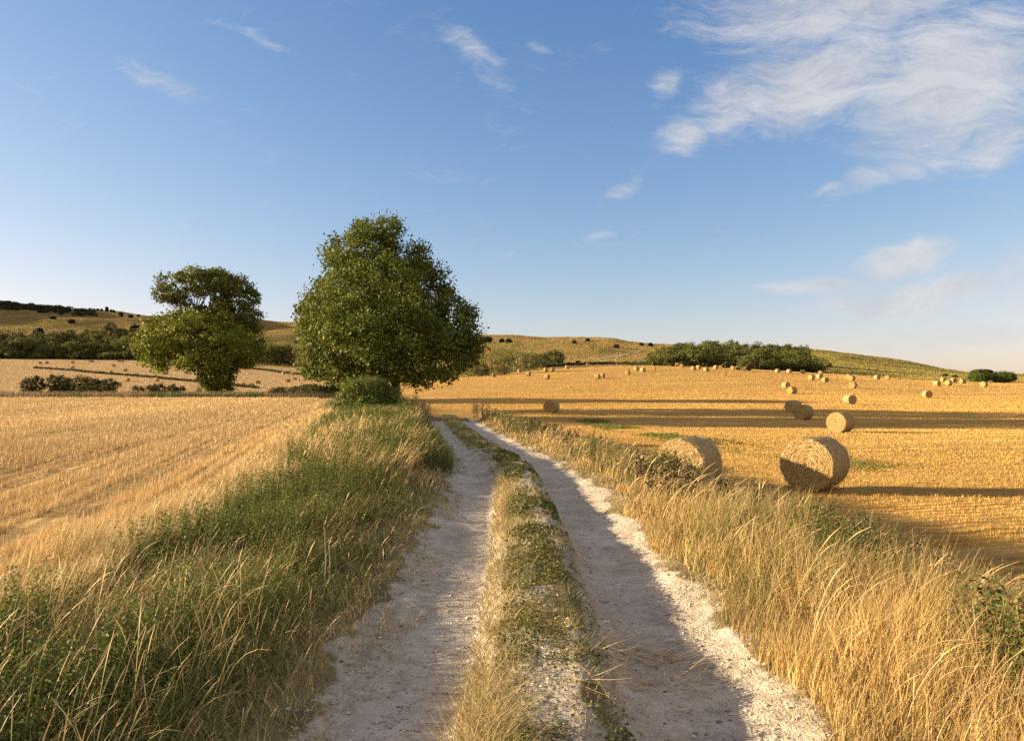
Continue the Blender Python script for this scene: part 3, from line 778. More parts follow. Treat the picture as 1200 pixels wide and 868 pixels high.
# far bales on the golden field
FARR = [
 (504, 454.7, 88, 'round face-on bale under the hanging right branches of the tallest tree'),
 (579, 441.7, 8, 'square looking bale below the left end of the tree clump, apart from the rest'),
 (609, 436.6, 20, 'small bale at the foot of the tree clump, left of the slightly lower one'),
 (619, 440.6, -30, 'bale standing a little lower and right of the small one at the clump foot'),
 (633, 432.2, 10, 'tiny bale at the field top under the right end of the tree clump'),
 (640, 435.2, 15, 'left one of two bales side by side below the round end tree of the clump'),
 (648, 434.9, 5, 'right one of two bales side by side below the round end tree of the clump'),
 (641, 444.3, -35, 'larger bale standing alone below the two side-by-side bales at the clump end'),
 (665, 432.4, 10, 'lone upright looking bale right of the tree clump'),
 (688.5, 428.3, 5, 'tiny bale at the hedge on the field top between clump and skyline wood'),
 (700.3, 444.1, -30, 'front one of two touching bales in the open middle of the golden field'),
 (705.8, 442.9, -30, 'rear one of two touching bales in the open middle of the golden field'),
 (735.5, 438.9, 62, 'lone bale with sunlit end right of the two touching ones'),
 (745.5, 427.8, -60, 'tiny dark bale on the field top below the chalk path'),
 (746, 434.1, 40, 'bale with pale end just left of the one with a bright left side'),
 (753.5, 436, -48, 'bale with bright left side and dark end below the left of the skyline wood'),
 (760, 427.2, -40, 'tiny bale on the field top right below the pale bushy tree'),
 (766.5, 433.6, 75, 'dark round bale below the small green tree at the left of the skyline wood'),
 (793.5, 429.4, -10, 'tiny pale bale, first below the skyline wood from the left'),
 (799, 431, 70, 'small tan bale just right of the tiny pale one below the skyline wood'),
 (813, 433.7, 40, 'left one of a close pair of bales under the skyline wood'),
 (819, 432.6, -45, 'right one of a close pair of bales under the skyline wood'),
 (828, 435.5, -50, 'bale with white left side and dark end just right of the close pair'),
 (839, 432.7, -40, 'half dark bale left of a face-on one at the edge of the skyline wood'),
 (844.5, 432.4, 85, 'face-on bale right of the half dark one at the edge of the skyline wood'),
 (848.5, 440.9, 80, 'round face-on bale alone below the middle of the skyline wood'),
 (859, 433.2, 70, 'small bale under the wood, left of the olive tree'),
 (865, 433.4, -45, 'small pale bale under the wood, nearest the olive tree on its left'),
 (872.7, 434.2, -20, 'tiny pale bale right at the foot of the olive tree'),
 (911.5, 436.9, -45, 'leftmost of three spaced bales under the dark right part of the wood'),
 (925, 437.3, -40, 'middle one of three spaced bales under the dark right part of the wood'),
 (941, 437.8, 0, 'square pale bale, rightmost of three spaced under the dark part of the wood'),
 (951.5, 444.9, 50, 'bale with tan end standing left of the staggered trio near the wood end'),
 (962, 438.9, 70, 'rearmost bale of the staggered trio near the right end of the wood'),
 (961, 443.9, -50, 'middle bale of the staggered trio near the right end of the wood'),
 (967.5, 448.3, -50, 'front bale of the staggered trio near the right end of the wood'),
 (921.5, 455.1, -48, 'rear bale with dark end of a touching pair above the shaded bales'),
 (929, 461.6, 45, 'front bale with tan end of a touching pair above the shaded bales'),
 (995.2, 444.2, 60, 'rear one of two overlapping bales left below the green hill'),
 (999, 446, 55, 'front one of two overlapping bales left below the green hill'),
 (1000.5, 454.7, 65, 'bale standing alone just below the two overlapping ones'),
 (1028.5, 444.9, -50, 'bale with white left side and dark end below the green hill'),
 (1040.7, 444.9, 70, 'tan bale just right of the white sided one below the green hill'),
 (1087.5, 466.2, -58, 'larger bale with dark end and long shadow alone at the right'),
 (1098.5, 452.4, -35, 'front left bale with dark end in the group by the green bush'),
 (1106.5, 447.2, 5, 'rear square looking bale in the group by the green bush'),
 (1112.5, 451.5, 50, 'front bale with tan end in the group by the green bush'),
 (1118, 448.6, -48, 'rear bale with dark end in the group by the green bush'),
 (1129, 449.4, 40, 'bale touching the left foot of the green bush'),
 (1154, 453.2, 60, 'bale at the right edge in front of the green bush'),
]
FARL = [
 (47, 426.4, 10, 'tiny bale at the far left end of the field, against the left wood'),
 (54.5, 426, -30, 'tiny bale second from the left against the left wood'),
 (85, 425.7, 60, 'tiny dark bale at the wood edge above a slightly larger one'),
 (84.5, 431.6, -40, 'small bale above the thin hedge line, below the one at the wood edge'),
 (105.5, 424.2, 70, 'left one of two tiny bales close together against the left wood'),
 (108, 424.5, 20, 'right one of two tiny bales close together against the left wood'),
 (138.5, 424, 70, 'left tiny bale of the pair at the top right of the far left field'),
 (143, 424, 50, 'right tiny bale of the pair at the top right of the far left field'),
 (133, 429.7, 60, 'small dark bale in the upper middle of the far left field'),
 (129, 437.2, 30, 'pale bale touching the thin hedge line on the far left field'),
 (146.5, 435.1, -30, 'small bale just above the thin hedge line, right of the pale one'),
 (175, 436.4, 40, 'small bale under the drooping left branches of the flat topped tree'),
 (191.5, 439.1, -40, 'bale seen through the lower left branches of the flat topped tree'),
 (60.5, 442.6, 60, 'pale bale just above the long dark hedge at the left edge'),
 (148.5, 447.1, -45, 'pale bale with dark end in the middle of the lower far left field'),
 (183, 447.1, -45, 'bale below the thin hedge line, left of the flat topped trunk'),
 (139, 453.2, -20, 'bale just showing over the right end of the long dark hedge'),
 (233, 460, 80, 'round face-on bale at the left foot of the flat topped tree'),
 (283.5, 452.8, -40, 'pale bale just right of the flat topped trunk'),
 (294.3, 453.8, 60, 'dark small bale right of the pale one by the flat topped trunk'),
 (302.3, 450, 70, 'dark bale on the slope between the two big trees, left of the others'),
 (332, 438.8, 30, 'left one of two tiny bales by the short hedge between the big trees'),
 (342.5, 439, -30, 'right one of two tiny bales by the short hedge between the big trees'),
 (338, 448, 70, 'dark tiny bale lowest of those near the left side of the tallest tree'),
 (345, 445.3, 60, 'dark tiny bale just above the lowest one near the tallest tree'),
 (357.5, 445.7, -30, 'pale bale touching the left edge of the tallest tree crown'),
]
for lst, grp, y0 in ((FARR, G_R, 62), (FARL, G_L, 150)):
    for k, (px, py, yaw, lb) in enumerate(lst):
        x, y, z = at(px, py, y0)
        o = link('straw_bale', FAR_MESH[k % 3], loc=(x, y + .3, gz(x, y + .3) + RAD * .94)); o.rotation_euler = (0, 0, R(yaw) - (math.atan2(x, y) if abs(yaw) >= 25 else 0))
        tag(o, lb, 'straw bale', grp)

# ------------------------------------------------------------------ stubble (rows of cut stalks)
def stubble(name, xy, ang, rows, hgt, base, label, tram=0):
    """snap points to drill rows, then cut stalks standing on them"""
    x, y = xy[:, 0], xy[:, 1]; D = np.hypot(x, y)
    ca, sa = math.cos(ang), math.sin(ang)
    u = x * ca + y * sa; v = -x * sa + y * ca
    ur = np.round(u / rows) * rows + rng.normal(size=len(u)) * .03
    snap = D < 45
    u = np.where(snap, ur, u); x = u * ca - v * sa; y = u * sa + v * ca
    z = ground(x, y) - .01
    rowt = 1.0
    if tram:
        w_ = u + (vnoise(x * .06, y * .06, 90) - .5) * 1.2
        m_ = np.abs((w_ + 1.3) % tram - tram / 2); f_ = np.abs(m_ - .95) < .22 + .0016 * D
        keep = ~f_ | (rng.random(len(x)) < .18); keep &= fbm(x * 1.1, y * 1.1, 3, 66) + .25 * rng.random(len(x)) > .36
        x, y, z, D = x[keep], y[keep], z[keep], D[keep]
    n = len(x); k = np.clip(D / 9, .8, 26)
    pat = .6 + .8 * fbm(x * .35, y * .35, 3, 77)
    h = hgt * (.5 + .8 * rng.random(n)) * pat * rowt * np.clip(1 + D / 260, 1, 1.5)
    b = Bag()
    blades(b, np.stack([x, y, z], -1), h, .006 * k * (.7 + .6 * rng.random(n)), rng.random(n) * 6.28, np.abs(rng.normal(size=n)) * .28, .15 * rng.random(n), var_col(n, base, .17, .04) * (.78 + .42 * vnoise((x * ca + y * sa) / 2.3, (-x * sa + y * ca) / 45, 88) + .22 * (fbm(x / 9, y / 9, 3, 89) - .45))[:, None], 1)
    o = link(name, b.mesh(name, M_STRAW)); tag(o, label, 'stubble', None, 'stuff')

def polar(n, t0, t1, d0, d1, p=1.9):
    """ground points, denser near the eye"""
    t = t0 + (t1 - t0) * rng.random(n); q = rng.random(n)
    e = 1 - p + 1
    d = (d0 ** e + (d1 ** e - d0 ** e) * q) ** (1 / e)
    return np.stack([t * d, d], -1)
p = polar(360000, -1.15, -.16, 4.0, 112, 1.75); p = p[p[:, 0] < edge_left(p[:, 1]) - .05 + .3 * rng.normal(size=len(p)) * .3]
stubble('stubble', p, R(11.5), .34, .145, (.53, .37, .165), 'pale cut stubble standing in rows on the left field', 6.0)
p = polar(430000, -.06, 1.1, 5, 150, 1.6); uu = p[:, 0] - cx(p[:, 1]); p = p[uu > 3.7]
p2 = polar(260000, -.16, .9, 90, 300, 1.3); pxx = HX + F * p2[:, 0] / p2[:, 1]
De = np.interp(pxx, [478, 560, 650, 760, 860, 965, 1060, 1156, 1900], [250, 252, 283, 290, 290, 290, 235, 235, 235])
p2 = p2[(p2[:, 1] < De) & (pxx > 480)]; p = np.concatenate([p, p2])
stubble('stubble', p, R(-74), .34, .07, (.52, .32, .085), 'golden cut stubble on the bale field at right', 18.0)

# ------------------------------------------------------------------ verge vegetation
DRY = (.50, .36, .15); GOLD = (.42, .28, .105); GREEN = (.085, .105, .024); OLIVE = (.17, .155, .045); BROWN = (.15, .085, .04)
def strip(n, y0, y1, f, p=1.35):
    """points in a strip beside the track, denser near the eye; f(y, r) -> x"""
    q = rng.random(n); e = 1 - p
    yy = (y0 ** e + (y1 ** e - y0 ** e) * q) ** (1 / e)
    return f(yy, rng.random(n)), yy
def grass(bag, x, y, h, w, lean_az, lean, bend, col, segs=4, head=0., tip=None):
    n = len(x); D = np.maximum(np.hypot(x, y), 2.5)
    k = np.clip(D / 6, .75, 5)
    blades(bag, np.stack([x, y, ground(x, y) - .02], -1), h, w * k, lean_az, lean, bend, col, segs, head, tip)

# right verge: tall dry golden grass leaning away from the track
def right_verge():
    b = Bag()
    n = 60000
    x, y = strip(n, 1.6, 55, lambda yy, r: cx(yy) + 1.30 + (vnoise(yy * 1.3, yy * 0, 61) - .5) * .35 + 2.1 * r ** 1.15)
    u = x - cx(y); clump = .45 + 1.0 * vnoise(x * 1.9, y * 1.9, 12)
    h = (.20 + .27 * sstep(1.35, 2.1, u) * (1 - .3 * sstep(2.9, 3.4, u))) * clump * (.7 + .6 * rng.random(n)) * (1 - .42 * sstep(7, 12, y))
    az = rng.normal(size=n) * 1.5 + (vnoise(x * 1.4, y * 1.4, 15) - .5) * 3.0 + .15
    colr = var_col(n, GOLD, .35, .05) * (.6 + .7 * vnoise(x * 2.3, y * 1.7, 16))[:, None]; gmask = rng.random(n) < .13 + .35 * sstep(.52, .8, vnoise(x * .8, y * .5, 19))
    colr[gmask] = var_col(gmask.sum(), OLIVE, .3, .1)
    grass(b, x, y, h, .0064, az, .03 + .25 * rng.random(n), .15 + .9 * rng.random(n) ** 1.5, colr, 4)
    # seed stems that arch over
    n = 3000
    x, y = strip(n, 1.8, 50, lambda yy, r: cx(yy) + 1.5 + 1.9 * r)
    h = (.36 + .38 * rng.random(n) ** 1.6) * (1 - .15 * sstep(8, 22, y)); az = rng.normal(size=n) * .55 + .15
    grass(b, x, y, h, .0085, az, .1 + .25 * rng.random(n), .7 + 1.1 * rng.random(n), var_col(n, (.54, .38, .18), .25, .05), 6, .75)
    # short bleached tufts on the chalk edge
    n = 9000
    x, y = strip(n, 2, 40, lambda yy, r: cx(yy) + 1.05 + .5 * r ** .6)
    keep = vnoise(x * 4, y * 3, 91) > .55; x, y = x[keep], y[keep]; n = len(x)
    grass(b, x, y, .05 + .10 * rng.random(n), .006, rng.random(n) * 6.28, .3 + .5 * rng.random(n), .5, var_col(n, (.42, .33, .16), .3), 2)
    o = link('dry_grass', b.mesh('dry_grass', M_GRASS)); tag(o, 'tall golden dry grass on the bank right of the track', 'grass', None, 'stuff')
right_verge()

def left_verge():
    b = Bag()
    # tall dry grass along the field edge
    n = 30000
    def fx(yy, r):
        e = edge_left(yy); return e - .25 + (r ** .9) * (.9 + .03 * yy)
    x, y = strip(n, 2.2, 95, fx, 1.3); clump = .6 + .7 * vnoise(x * 1.3, y * 1.3, 14)
    h = (.25 + .16 * rng.random(n)) * clump
    col = var_col(n, (.55, .40, .18), .25, .05)
    grass(b, x, y, h, .0070, rng.normal(size=n) * 1.2 + .3, .05 + .22 * rng.random(n), .15 + .5 * rng.random(n), col, 3)
    # mixed grass over the whole bank
    n = 46000
    x, y = strip(n, 1.6, 60, lambda yy, r: cx(yy) - 1.3 - (fbm(yy * 1.1, yy * 0, 3, 62) - .5) * 1.1 - r * np.maximum(cx(yy) - 1.3 - edge_left(yy), .5))
    u = cx(y) - x; m = vnoise(x * .9, y * .45, 23)
    h = (.09 + .20 * sstep(1.3, 2.4, u)) * (1 + .5 * sstep(10, 18, y)) * (.6 + .8 * rng.random(n)) * (.7 + .6 * vnoise(x * 2, y * 2, 3))
    dry = rng.random(n) < .32 + .5 * sstep(.42, .62, m)
    col = np.where(dry[:, None], var_col(n, (.56, .40, .16), .35, .06), var_col(n, (.23, .22, .05), .35, .08))
    grass(b, x, y, h, .0068, rng.random(n) * 6.28, .1 + .5 * rng.random(n), .4 + .8 * rng.random(n), col, 3)
    # seed stems, longest in the near corner
    n = 2300
    x, y = strip(n, 1.8, 45, lambda yy, r: cx(yy) - 1.45 - r * np.maximum(cx(yy) - 1.5 - edge_left(yy), .5))
    near = sstep(8, 2.5, y) * sstep(1.5, 2.6, cx(y) - x)
    h = (.20 + .22 * rng.random(n)) * (1 + .55 * near) * (.6 + .4 * sstep(1.4, 2.2, cx(y) - x))
    grass(b, x, y, h, .0080, rng.normal(size=n) * 1.0 + .2, .05 + .3 * rng.random(n), .3 + 1.3 * rng.random(n) ** 2, var_col(n, (.48, .345, .165), .3, .06), 6, .6)
    n = 520
    x, y = strip(n, 1.9, 5.0, lambda yy, r: cx(yy) - 1.75 - 2.3 * r, 1.1)
    grass(b, x, y, .30 + .36 * rng.random(n), .0066, rng.normal(size=n) * 1.2 + .2, .02 + .25 * rng.random(n), .2 + 1.2 * rng.random(n) ** 2, var_col(n, (.55, .395, .18), .3, .06), 6, .7)
    n = 11000
    x, y = strip(n, 11, 38, lambda yy, r: cx(yy) - 1.3 - 3.2 * r ** .8, 1.05); k = vnoise(x * .8, y * .35, 37) > .42; x, y = x[k], y[k]; n = len(x)
    grass(b, x, y, (.30 + .35 * rng.random(n)) * (.6 + .4 * sstep(1.3, 2.1, cx(y) - x)), .006, rng.normal(size=n) * .9 + .2, .05 + .3 * rng.random(n), .3 + .6 * rng.random(n), var_col(n, (.56, .40, .17), .3, .06), 4, .5)
    n = 22000                                                   # ragged edge spilling on to the chalk
    x, y = strip(n, 1.7, 36, lambda yy, r: cx(yy) - 1.75 + .70 * r ** 1.4, 1.4); k = fbm(x * 2.5, y * 1.4, 3, 38) > .40; x, y = x[k], y[k]; n = len(x)
    grass(b, x, y, .05 + .11 * rng.random(n), .0045, rng.random(n) * 6.28, .3 + .6 * rng.random(n), .5 + .5 * rng.random(n), var_col(n, (.30, .24, .09), .4, .1), 3)
    o = link('verge_grass', b.mesh('verge_grass', M_GRASS)); tag(o, 'mixed dry and green grass on the bank left of the track', 'grass', None, 'stuff')
left_verge()

# leafy weeds: nettles and bindweed
def weed_template(nl, leaf, spread, seed):
    """unit-height stem with leaf pairs -> stem pts and leaf arrays"""
    rr = np.random.default_rng(seed)
    z = np.linspace(.08, 1, nl); P = []; Nn = []; S = []
    for k, zz in enumerate(z):
        for s in (0, 1):
            a = k * 1.9 + s * 3.14 + rr.normal() * .4
            r = spread * (1.1 - zz * .75) * rr.uniform(.5, 1.1)
            P.append((math.cos(a) * r, math.sin(a) * r, zz + rr.normal() * .03 - .05)); Nn.append((math.cos(a) * .45, math.sin(a) * .45, .8)); S.append(leaf * (1.2 - .6 * zz) * rr.uniform(.7, 1.2))
    return np.array(P), np.array(Nn), np.array(S)
TPL = [weed_template(18, .085, .11, s) for s in range(5)]
def weeds(bag, x, y, h, base, lscale=1.0, stemcol=(.13, .10, .04), lean=.15, top=None):
    n = len(x); z = ground(x, y) - .02
    az = rng.random(n) * 6.28; ln = np.abs(rng.normal(size=n)) * lean
    blades(bag, np.stack([x, y, z], -1), h, .008 * np.clip(np.hypot(x, y) / 7, .8, 4), az, ln, .1, var_col(n, stemcol, .3), 2)
    which = rng.integers(0, len(TPL), n)
    for t in range(len(TPL)):
        idx = np.where(which == t)[0]
        if not len(idx): continue
        P, Nn, S = TPL[t]; m = len(P)
        rot = rng.random(len(idx)) * 6.28; c, s = np.cos(rot)[:, None], np.sin(rot)[:, None]
        hh = h[idx][:, None]
        hz = P[None, :, 2] * hh; sc = np.minimum(hh, .75)
        X = (P[None, :, 0] * c - P[None, :, 1] * s) * sc + x[idx][:, None] + np.cos(az[idx])[:, None] * np.sin(ln[idx])[:, None] * hz
        Y = (P[None, :, 0] * s + P[None, :, 1] * c) * sc + y[idx][:, None] + np.sin(az[idx])[:, None] * np.sin(ln[idx])[:, None] * hz
        Z = hz + z[idx][:, None]
        nx = Nn[None, :, 0] * c - Nn[None, :, 1] * s; nyy = Nn[None, :, 0] * s + Nn[None, :, 1] * c
        nr = np.stack([nx, nyy, np.broadcast_to(Nn[None, :, 2], nx.shape)], -1).reshape(-1, 3) + rng.normal(size=(len(idx) * m, 3)) * .35
        bright = np.repeat(.7 + .6 * rng.random(len(idx)), m)[:, None]
        D = np.hypot(x[idx], y[idx])[:, None] * np.ones((1, m))
        col = var_col(len(idx) * m, base, .25, .08) * bright
        leaves(bag, np.stack([X, Y, Z], -1).reshape(-1, 3), nr, (S[None, :] * sc * lscale * np.clip(D / 14, 1, 1.8)).ravel(), col, .5)

def left_weeds():
    b = Bag(); n = 17000
    x, y = strip(n, 1.7, 42, lambda yy, r: cx(yy) - 1.55 - r * np.maximum(cx(yy) - 1.5 - edge_left(yy) - .8, .5) , 1.25)
    u = cx(y) - x; m = .6 * vnoise(x * .75, y * .35, 33) + .4 * vnoise(x * 2.0, y * 1.2, 34)
    keep = rng.random(len(x)) < (.08 + .85 * sstep(.36, .55, m)) * (1 - .35 * sstep(12, 20, y)) * (1 - .40 * sstep(5.5, 2.8, y)); x, y, u = x[keep], y[keep], u[keep]
    h = (.11 + .25 * sstep(1.5, 2.7, u)) * (1 + .35 * sstep(8, 16, y)) * (.6 + .65 * rng.random(len(x)))
    weeds(b, x, y, h * 1.15, (.115, .145, .026), 1.1)
    # dense leafy bank on the inside of the bend
    n = 2600
    x, y = strip(n, 14, 34, lambda yy, r: cx(yy) - 1.35 - 1.9 * r, 1.1)
    h = (.12 + .50 * rng.random(n) ** 1.5) * sstep(1.2, 1.9, cx(y) - x + .25) * (.5 + .8 * vnoise(x * 1.2, y * .8, 39))
    weeds(b, x, y, h + .10, (.10, .125, .025), 1.0)
    o = link('nettles', b.mesh('nettles', M_LEAF)); tag(o, 'leafy green nettles and weeds on the bank left of the track', 'weeds', None, 'stuff')
left_weeds()

def right_weeds():
    b = Bag(); n = 1500
    x, y = strip(n, 1.8, 14, lambda yy, r: cx(yy) + 2.3 + 1.3 * r)
    keep = vnoise(x * .9, y * .6, 35) > .38; x, y = x[keep], y[keep]
    weeds(b, x, y, .25 + .3 * rng.random(len(x)), (.11, .125, .028), 1.0)
    n = 4200
    x, y = strip(n, 1.9, 9.0, lambda yy, r: cx(yy) + 1.75 + .08 * yy + 1.5 * r)
    keep = vnoise(x * 1.3, y * 1.1, 46) > .34; x, y = x[keep], y[keep]
    weeds(b, x, y, .34 + .34 * rng.random(len(x)), (.085, .105, .026), 1.1)
    n = 900
    x, y = strip(n, 12, 40, lambda yy, r: cx(yy) + 1.5 + 1.6 * r)
    keep = vnoise(x * .7, y * .3, 36) > .5; x, y = x[keep], y[keep]
    weeds(b, x, y, .3 + .3 * rng.random(len(x)), (.12, .13, .035), 1.0)
    o = link('green_weeds', b.mesh('green_weeds', M_LEAF)); tag(o, 'green leafy weeds among the golden grass right of the track', 'weeds', None, 'stuff')
right_weeds()

# docks gone to seed: dark red-brown spires
def docks():
    b = Bag(); xs, ys, hs = [], [], []
    n = 120
    x, y = strip(n, 9, 30, lambda yy, r: cx(yy) + 1.7 + 1.1 * r, .9); k = vnoise(x * .5, y * .4, 71) > .35
    xs.append(x[k]); ys.append(y[k]); hs.append(.30 + .25 * rng.random(k.sum()))
    n = 260                                                    # the dark patch beyond the bend
    y = rng.uniform(33, 46, n); x = cx(y) + rng.uniform(-2.8, 1.7, n); k = (x - cx(y) > 1.2) | (x - cx(y) < -1.3)
    xs.append(x[k]); ys.append(y[k]); hs.append(.6 + .5 * rng.random(k.sum()))
    x, y, h = map(np.concatenate, (xs, ys, hs)); n = len(x); z = ground(x, y)
    blades(b, np.stack([x, y, z], -1), h, .02, rng.random(n) * 6.28, np.abs(rng.normal(size=n)) * .12, .1, var_col(n, (.12, .065, .03), .3), 3)
    m = 40; t = .35 + .65 * rng.random((n, m)); P = np.stack([np.repeat(x, m), np.repeat(y, m), (z[:, None] + h[:, None] * t).ravel()], -1)
    P[:, :2] += rng.normal(size=(n * m, 2)) * .035
    leaves(b, P, rng.normal(size=P.shape), .03 + .03 * rng.random(len(P)), var_col(len(P), (.075, .060, .026), .35), .8)
    o = link('dock_plants', b.mesh('dock_plants', M_LEAF)); tag(o, 'dark brown docks gone to seed along the right bank and beyond the bend', 'weeds', None, 'stuff')
docks()

# rough grass strip at the far end of the left field
def far_strip():
    b = Bag(); n = 16000
    t = rng.uniform(-.75, -.17, n); y = 112.5 + 10 * rng.random(n); x = t * y
    c = var_col(n, (.26, .175, .075), .3, .06); g = vnoise(x * .15, y * .3, 51) > .55; c[g] = var_col(g.sum(), (.10, .105, .03), .3)
    blades(b, np.stack([x, y, ground(x, y) - .02], -1), .5 + .7 * rng.random(n), .06, rng.random(n) * 6.28, .3 * rng.random(n), .4, c, 2)
    o = link('rough_grass', b.mesh('rough_grass', M_GRASS)); tag(o, 'strip of rough brown grass along the far end of the left stubble field', 'grass', None, 'stuff')
    b = Bag(); n = 9000
    y = rng.uniform(40, 96, n); x = -7.5 - (y - 40) * .12 + rng.uniform(-5.5, 3.0, n)
    k = (x > edge_left(y) - .3) & ((x < cx(y) - 1.3) | (y > 39)); x, y = x[k], y[k]; n = len(x)
    c = var_col(n, (.24, .19, .07), .3, .06); g = rng.random(n) < .45; c[g] = var_col(g.sum(), (.07, .08, .024), .3)
    blades(b, np.stack([x, y, ground(x, y) - .02], -1), .4 + .7 * rng.random(n), .035, rng.random(n) * 6.28, .3 * rng.random(n), .4, c, 2)
    o = link('undergrowth', b.mesh('undergrowth', M_GRASS)); tag(o, 'rough undergrowth around the foot of the tallest tree', 'grass', None, 'stuff')
far_strip()

# low green weeds running in a line across the golden field
def green_line():
    b = Bag(); n = 26000
    s = rng.random(n); y = 17 + 52 * s ** 1.3; x = 13.4 - (y - 17) * .125 + rng.normal(size=n) * .9
    k = vnoise(x * .35, y * .22, 44) + .6 * vnoise(x * 2.3, y * 1.6, 45) > .80; x, y = x[k], y[k]; n = len(x)
    P = np.stack([x, y, ground(x, y) + .03 + .10 * rng.random(n)], -1)
    leaves(b, P, rng.normal(size=P.shape) * .6 + [0, 0, .6], (.035 + .04 * rng.random(n)) * np.clip(y / 22, 1, 2.2), var_col(n, (.16, .17, .04), .3, .08), .6)
    o = link('weed_patch', b.mesh('weed_patch', M_LEAF)); tag(o, 'low green weeds in a broken line across the golden field', 'weeds', None, 'stuff')
green_line()

# centre strip of the track: tufts, clover and bleached grass
def centre_strip():
    b = Bag(); n = 56000
    x, y = strip(n, 1.8, 50, lambda yy, r: cx(yy) - .55 + .85 * r, 1.2); u = x - cx(y)
    m = fbm(x * 1.6, y * .9, 3, 55); left = sstep(-.05, -.42, u)
    keep = rng.random(n) < np.clip(.16 + .75 * left + .30 * sstep(.05, .3, u) + sstep(.44, .56, m) * .8 + .5 * sstep(14, 18, y), 0, 1); x, y, u, left = x[keep], y[keep], u[keep], left[keep]; n = len(x)
    cl = vnoise(x * 1.1, y * .55, 58)
    dry = rng.random(n) < .35 + .5 * sstep(.4, .7, cl)
    dry &= ~((y > 15) & (rng.random(n) < .7))
    col = np.where(dry[:, None], var_col(n, (.40, .29, .12), .35, .05), var_col(n, (.19, .19, .05), .35, .08))
    h = (.035 + .06 * rng.random(n) + .15 * left * rng.random(n) * sstep(.35, .7, cl)) * (1 + .8 * sstep(4.8, 2.5, y) * left)
    grass(b, x, y, h, .0058, rng.random(n) * 6.28, .15 + .6 * rng.random(n), .5 + .6 * rng.random(n), col, 3)
    o = link('track_grass', b.mesh('track_grass', M_GRASS)); tag(o, 'grass tufts along the raised middle of the chalk track', 'grass', None, 'stuff')
    b = Bag(); n = 46000
    x, y = strip(n, 1.8, 30, lambda yy, r: cx(yy) - .38 + .68 * r, 1.35)
    m = fbm(x * 1.5 + 7, y * .8, 3, 65) + .3 * (fbm(x * 9, y * 9, 2, 67) - .4); k = rng.random(n) < .07 + sstep(.445, .565, m); x, y = x[k], y[k]; n = len(x)
    P = np.stack([x, y, ground(x, y) + .008 + .045 * rng.random(n)], -1)
    leaves(b, P, rng.normal(size=P.shape) * .5 + [0, 0, .8], (.010 + .016 * rng.random(n)) * np.clip(y / 5, 1, 3), var_col(n, (.130, .128, .036), .4, .12), .8)
    o = link('clover', b.mesh('clover', M_LEAF)); tag(o, 'low clover and plantain on the raised middle of the track', 'weeds', None, 'stuff')
centre_strip()

# tussocky grass on the downs and stubble on the far left field
def downland():
    n = 330000
    px = rng.uniform(-60, 1290, n); d = np.exp(rng.uniform(math.log(236), math.log(960), n)); x = (px - HX) / F * d
    De = np.interp(px, [395, 420, 478, 560, 650, 760, 860, 965, 1060, 1156, 1900], [452, 300, 256, 258, 290, 297, 297, 297, 242, 242, 242])
    De = np.where(px < 395, 452, De); k = d > De + 2; x, d = x[k], d[k]; n = len(x); z = ground(x, d)
    t = fbm(x / 14, d / 26, 4, 110); col = var_col(n, (.27, .185, .064), .14, .04) * (.5 + 1.05 * t)[:, None]
    g = (vnoise(x / 60, d / 80, 111) + .35 * (x > 190) > .50) & (rng.random(n) < .7); col[g] = (var_col(n, (.21, .18, .04), .14, .05) * (.5 + t)[:, None])[g]
    b = Bag(); blades(b, np.stack([x, d, z - .03], -1), (.25 + .45 * rng.random(n)) * (d / 600) ** .4, .0011 * d * (.6 + .8 * rng.random(n)), rng.random(n) * 6.28, .25 * rng.random(n), .4, col, 1)
    o = link('hill_grass', b.mesh('hill_grass', M_GRASS)); tag(o, 'rough dry grass covering the hills', 'grass', None, 'stuff')
    n = 110000
    px = rng.uniform(-60, 392, n); d = np.exp(rng.uniform(math.log(180), math.log(446), n)); x = (px - HX) / F * d; z = ground(x, d)
    b = Bag(); blades(b, np.stack([x, d, z - .02], -1), .12 + .12 * rng.random(n), .0008 * d * (.6 + .8 * rng.random(n)), rng.random(n) * 6.28, .25 * rng.random(n), .2, var_col(n, (.48, .32, .15), .3, .05), 1)
    o = link('stubble', b.mesh('stubble', M_STRAW)); tag(o, 'pale stubble on the far bale field at left', 'stubble', None, 'stuff')
downland()

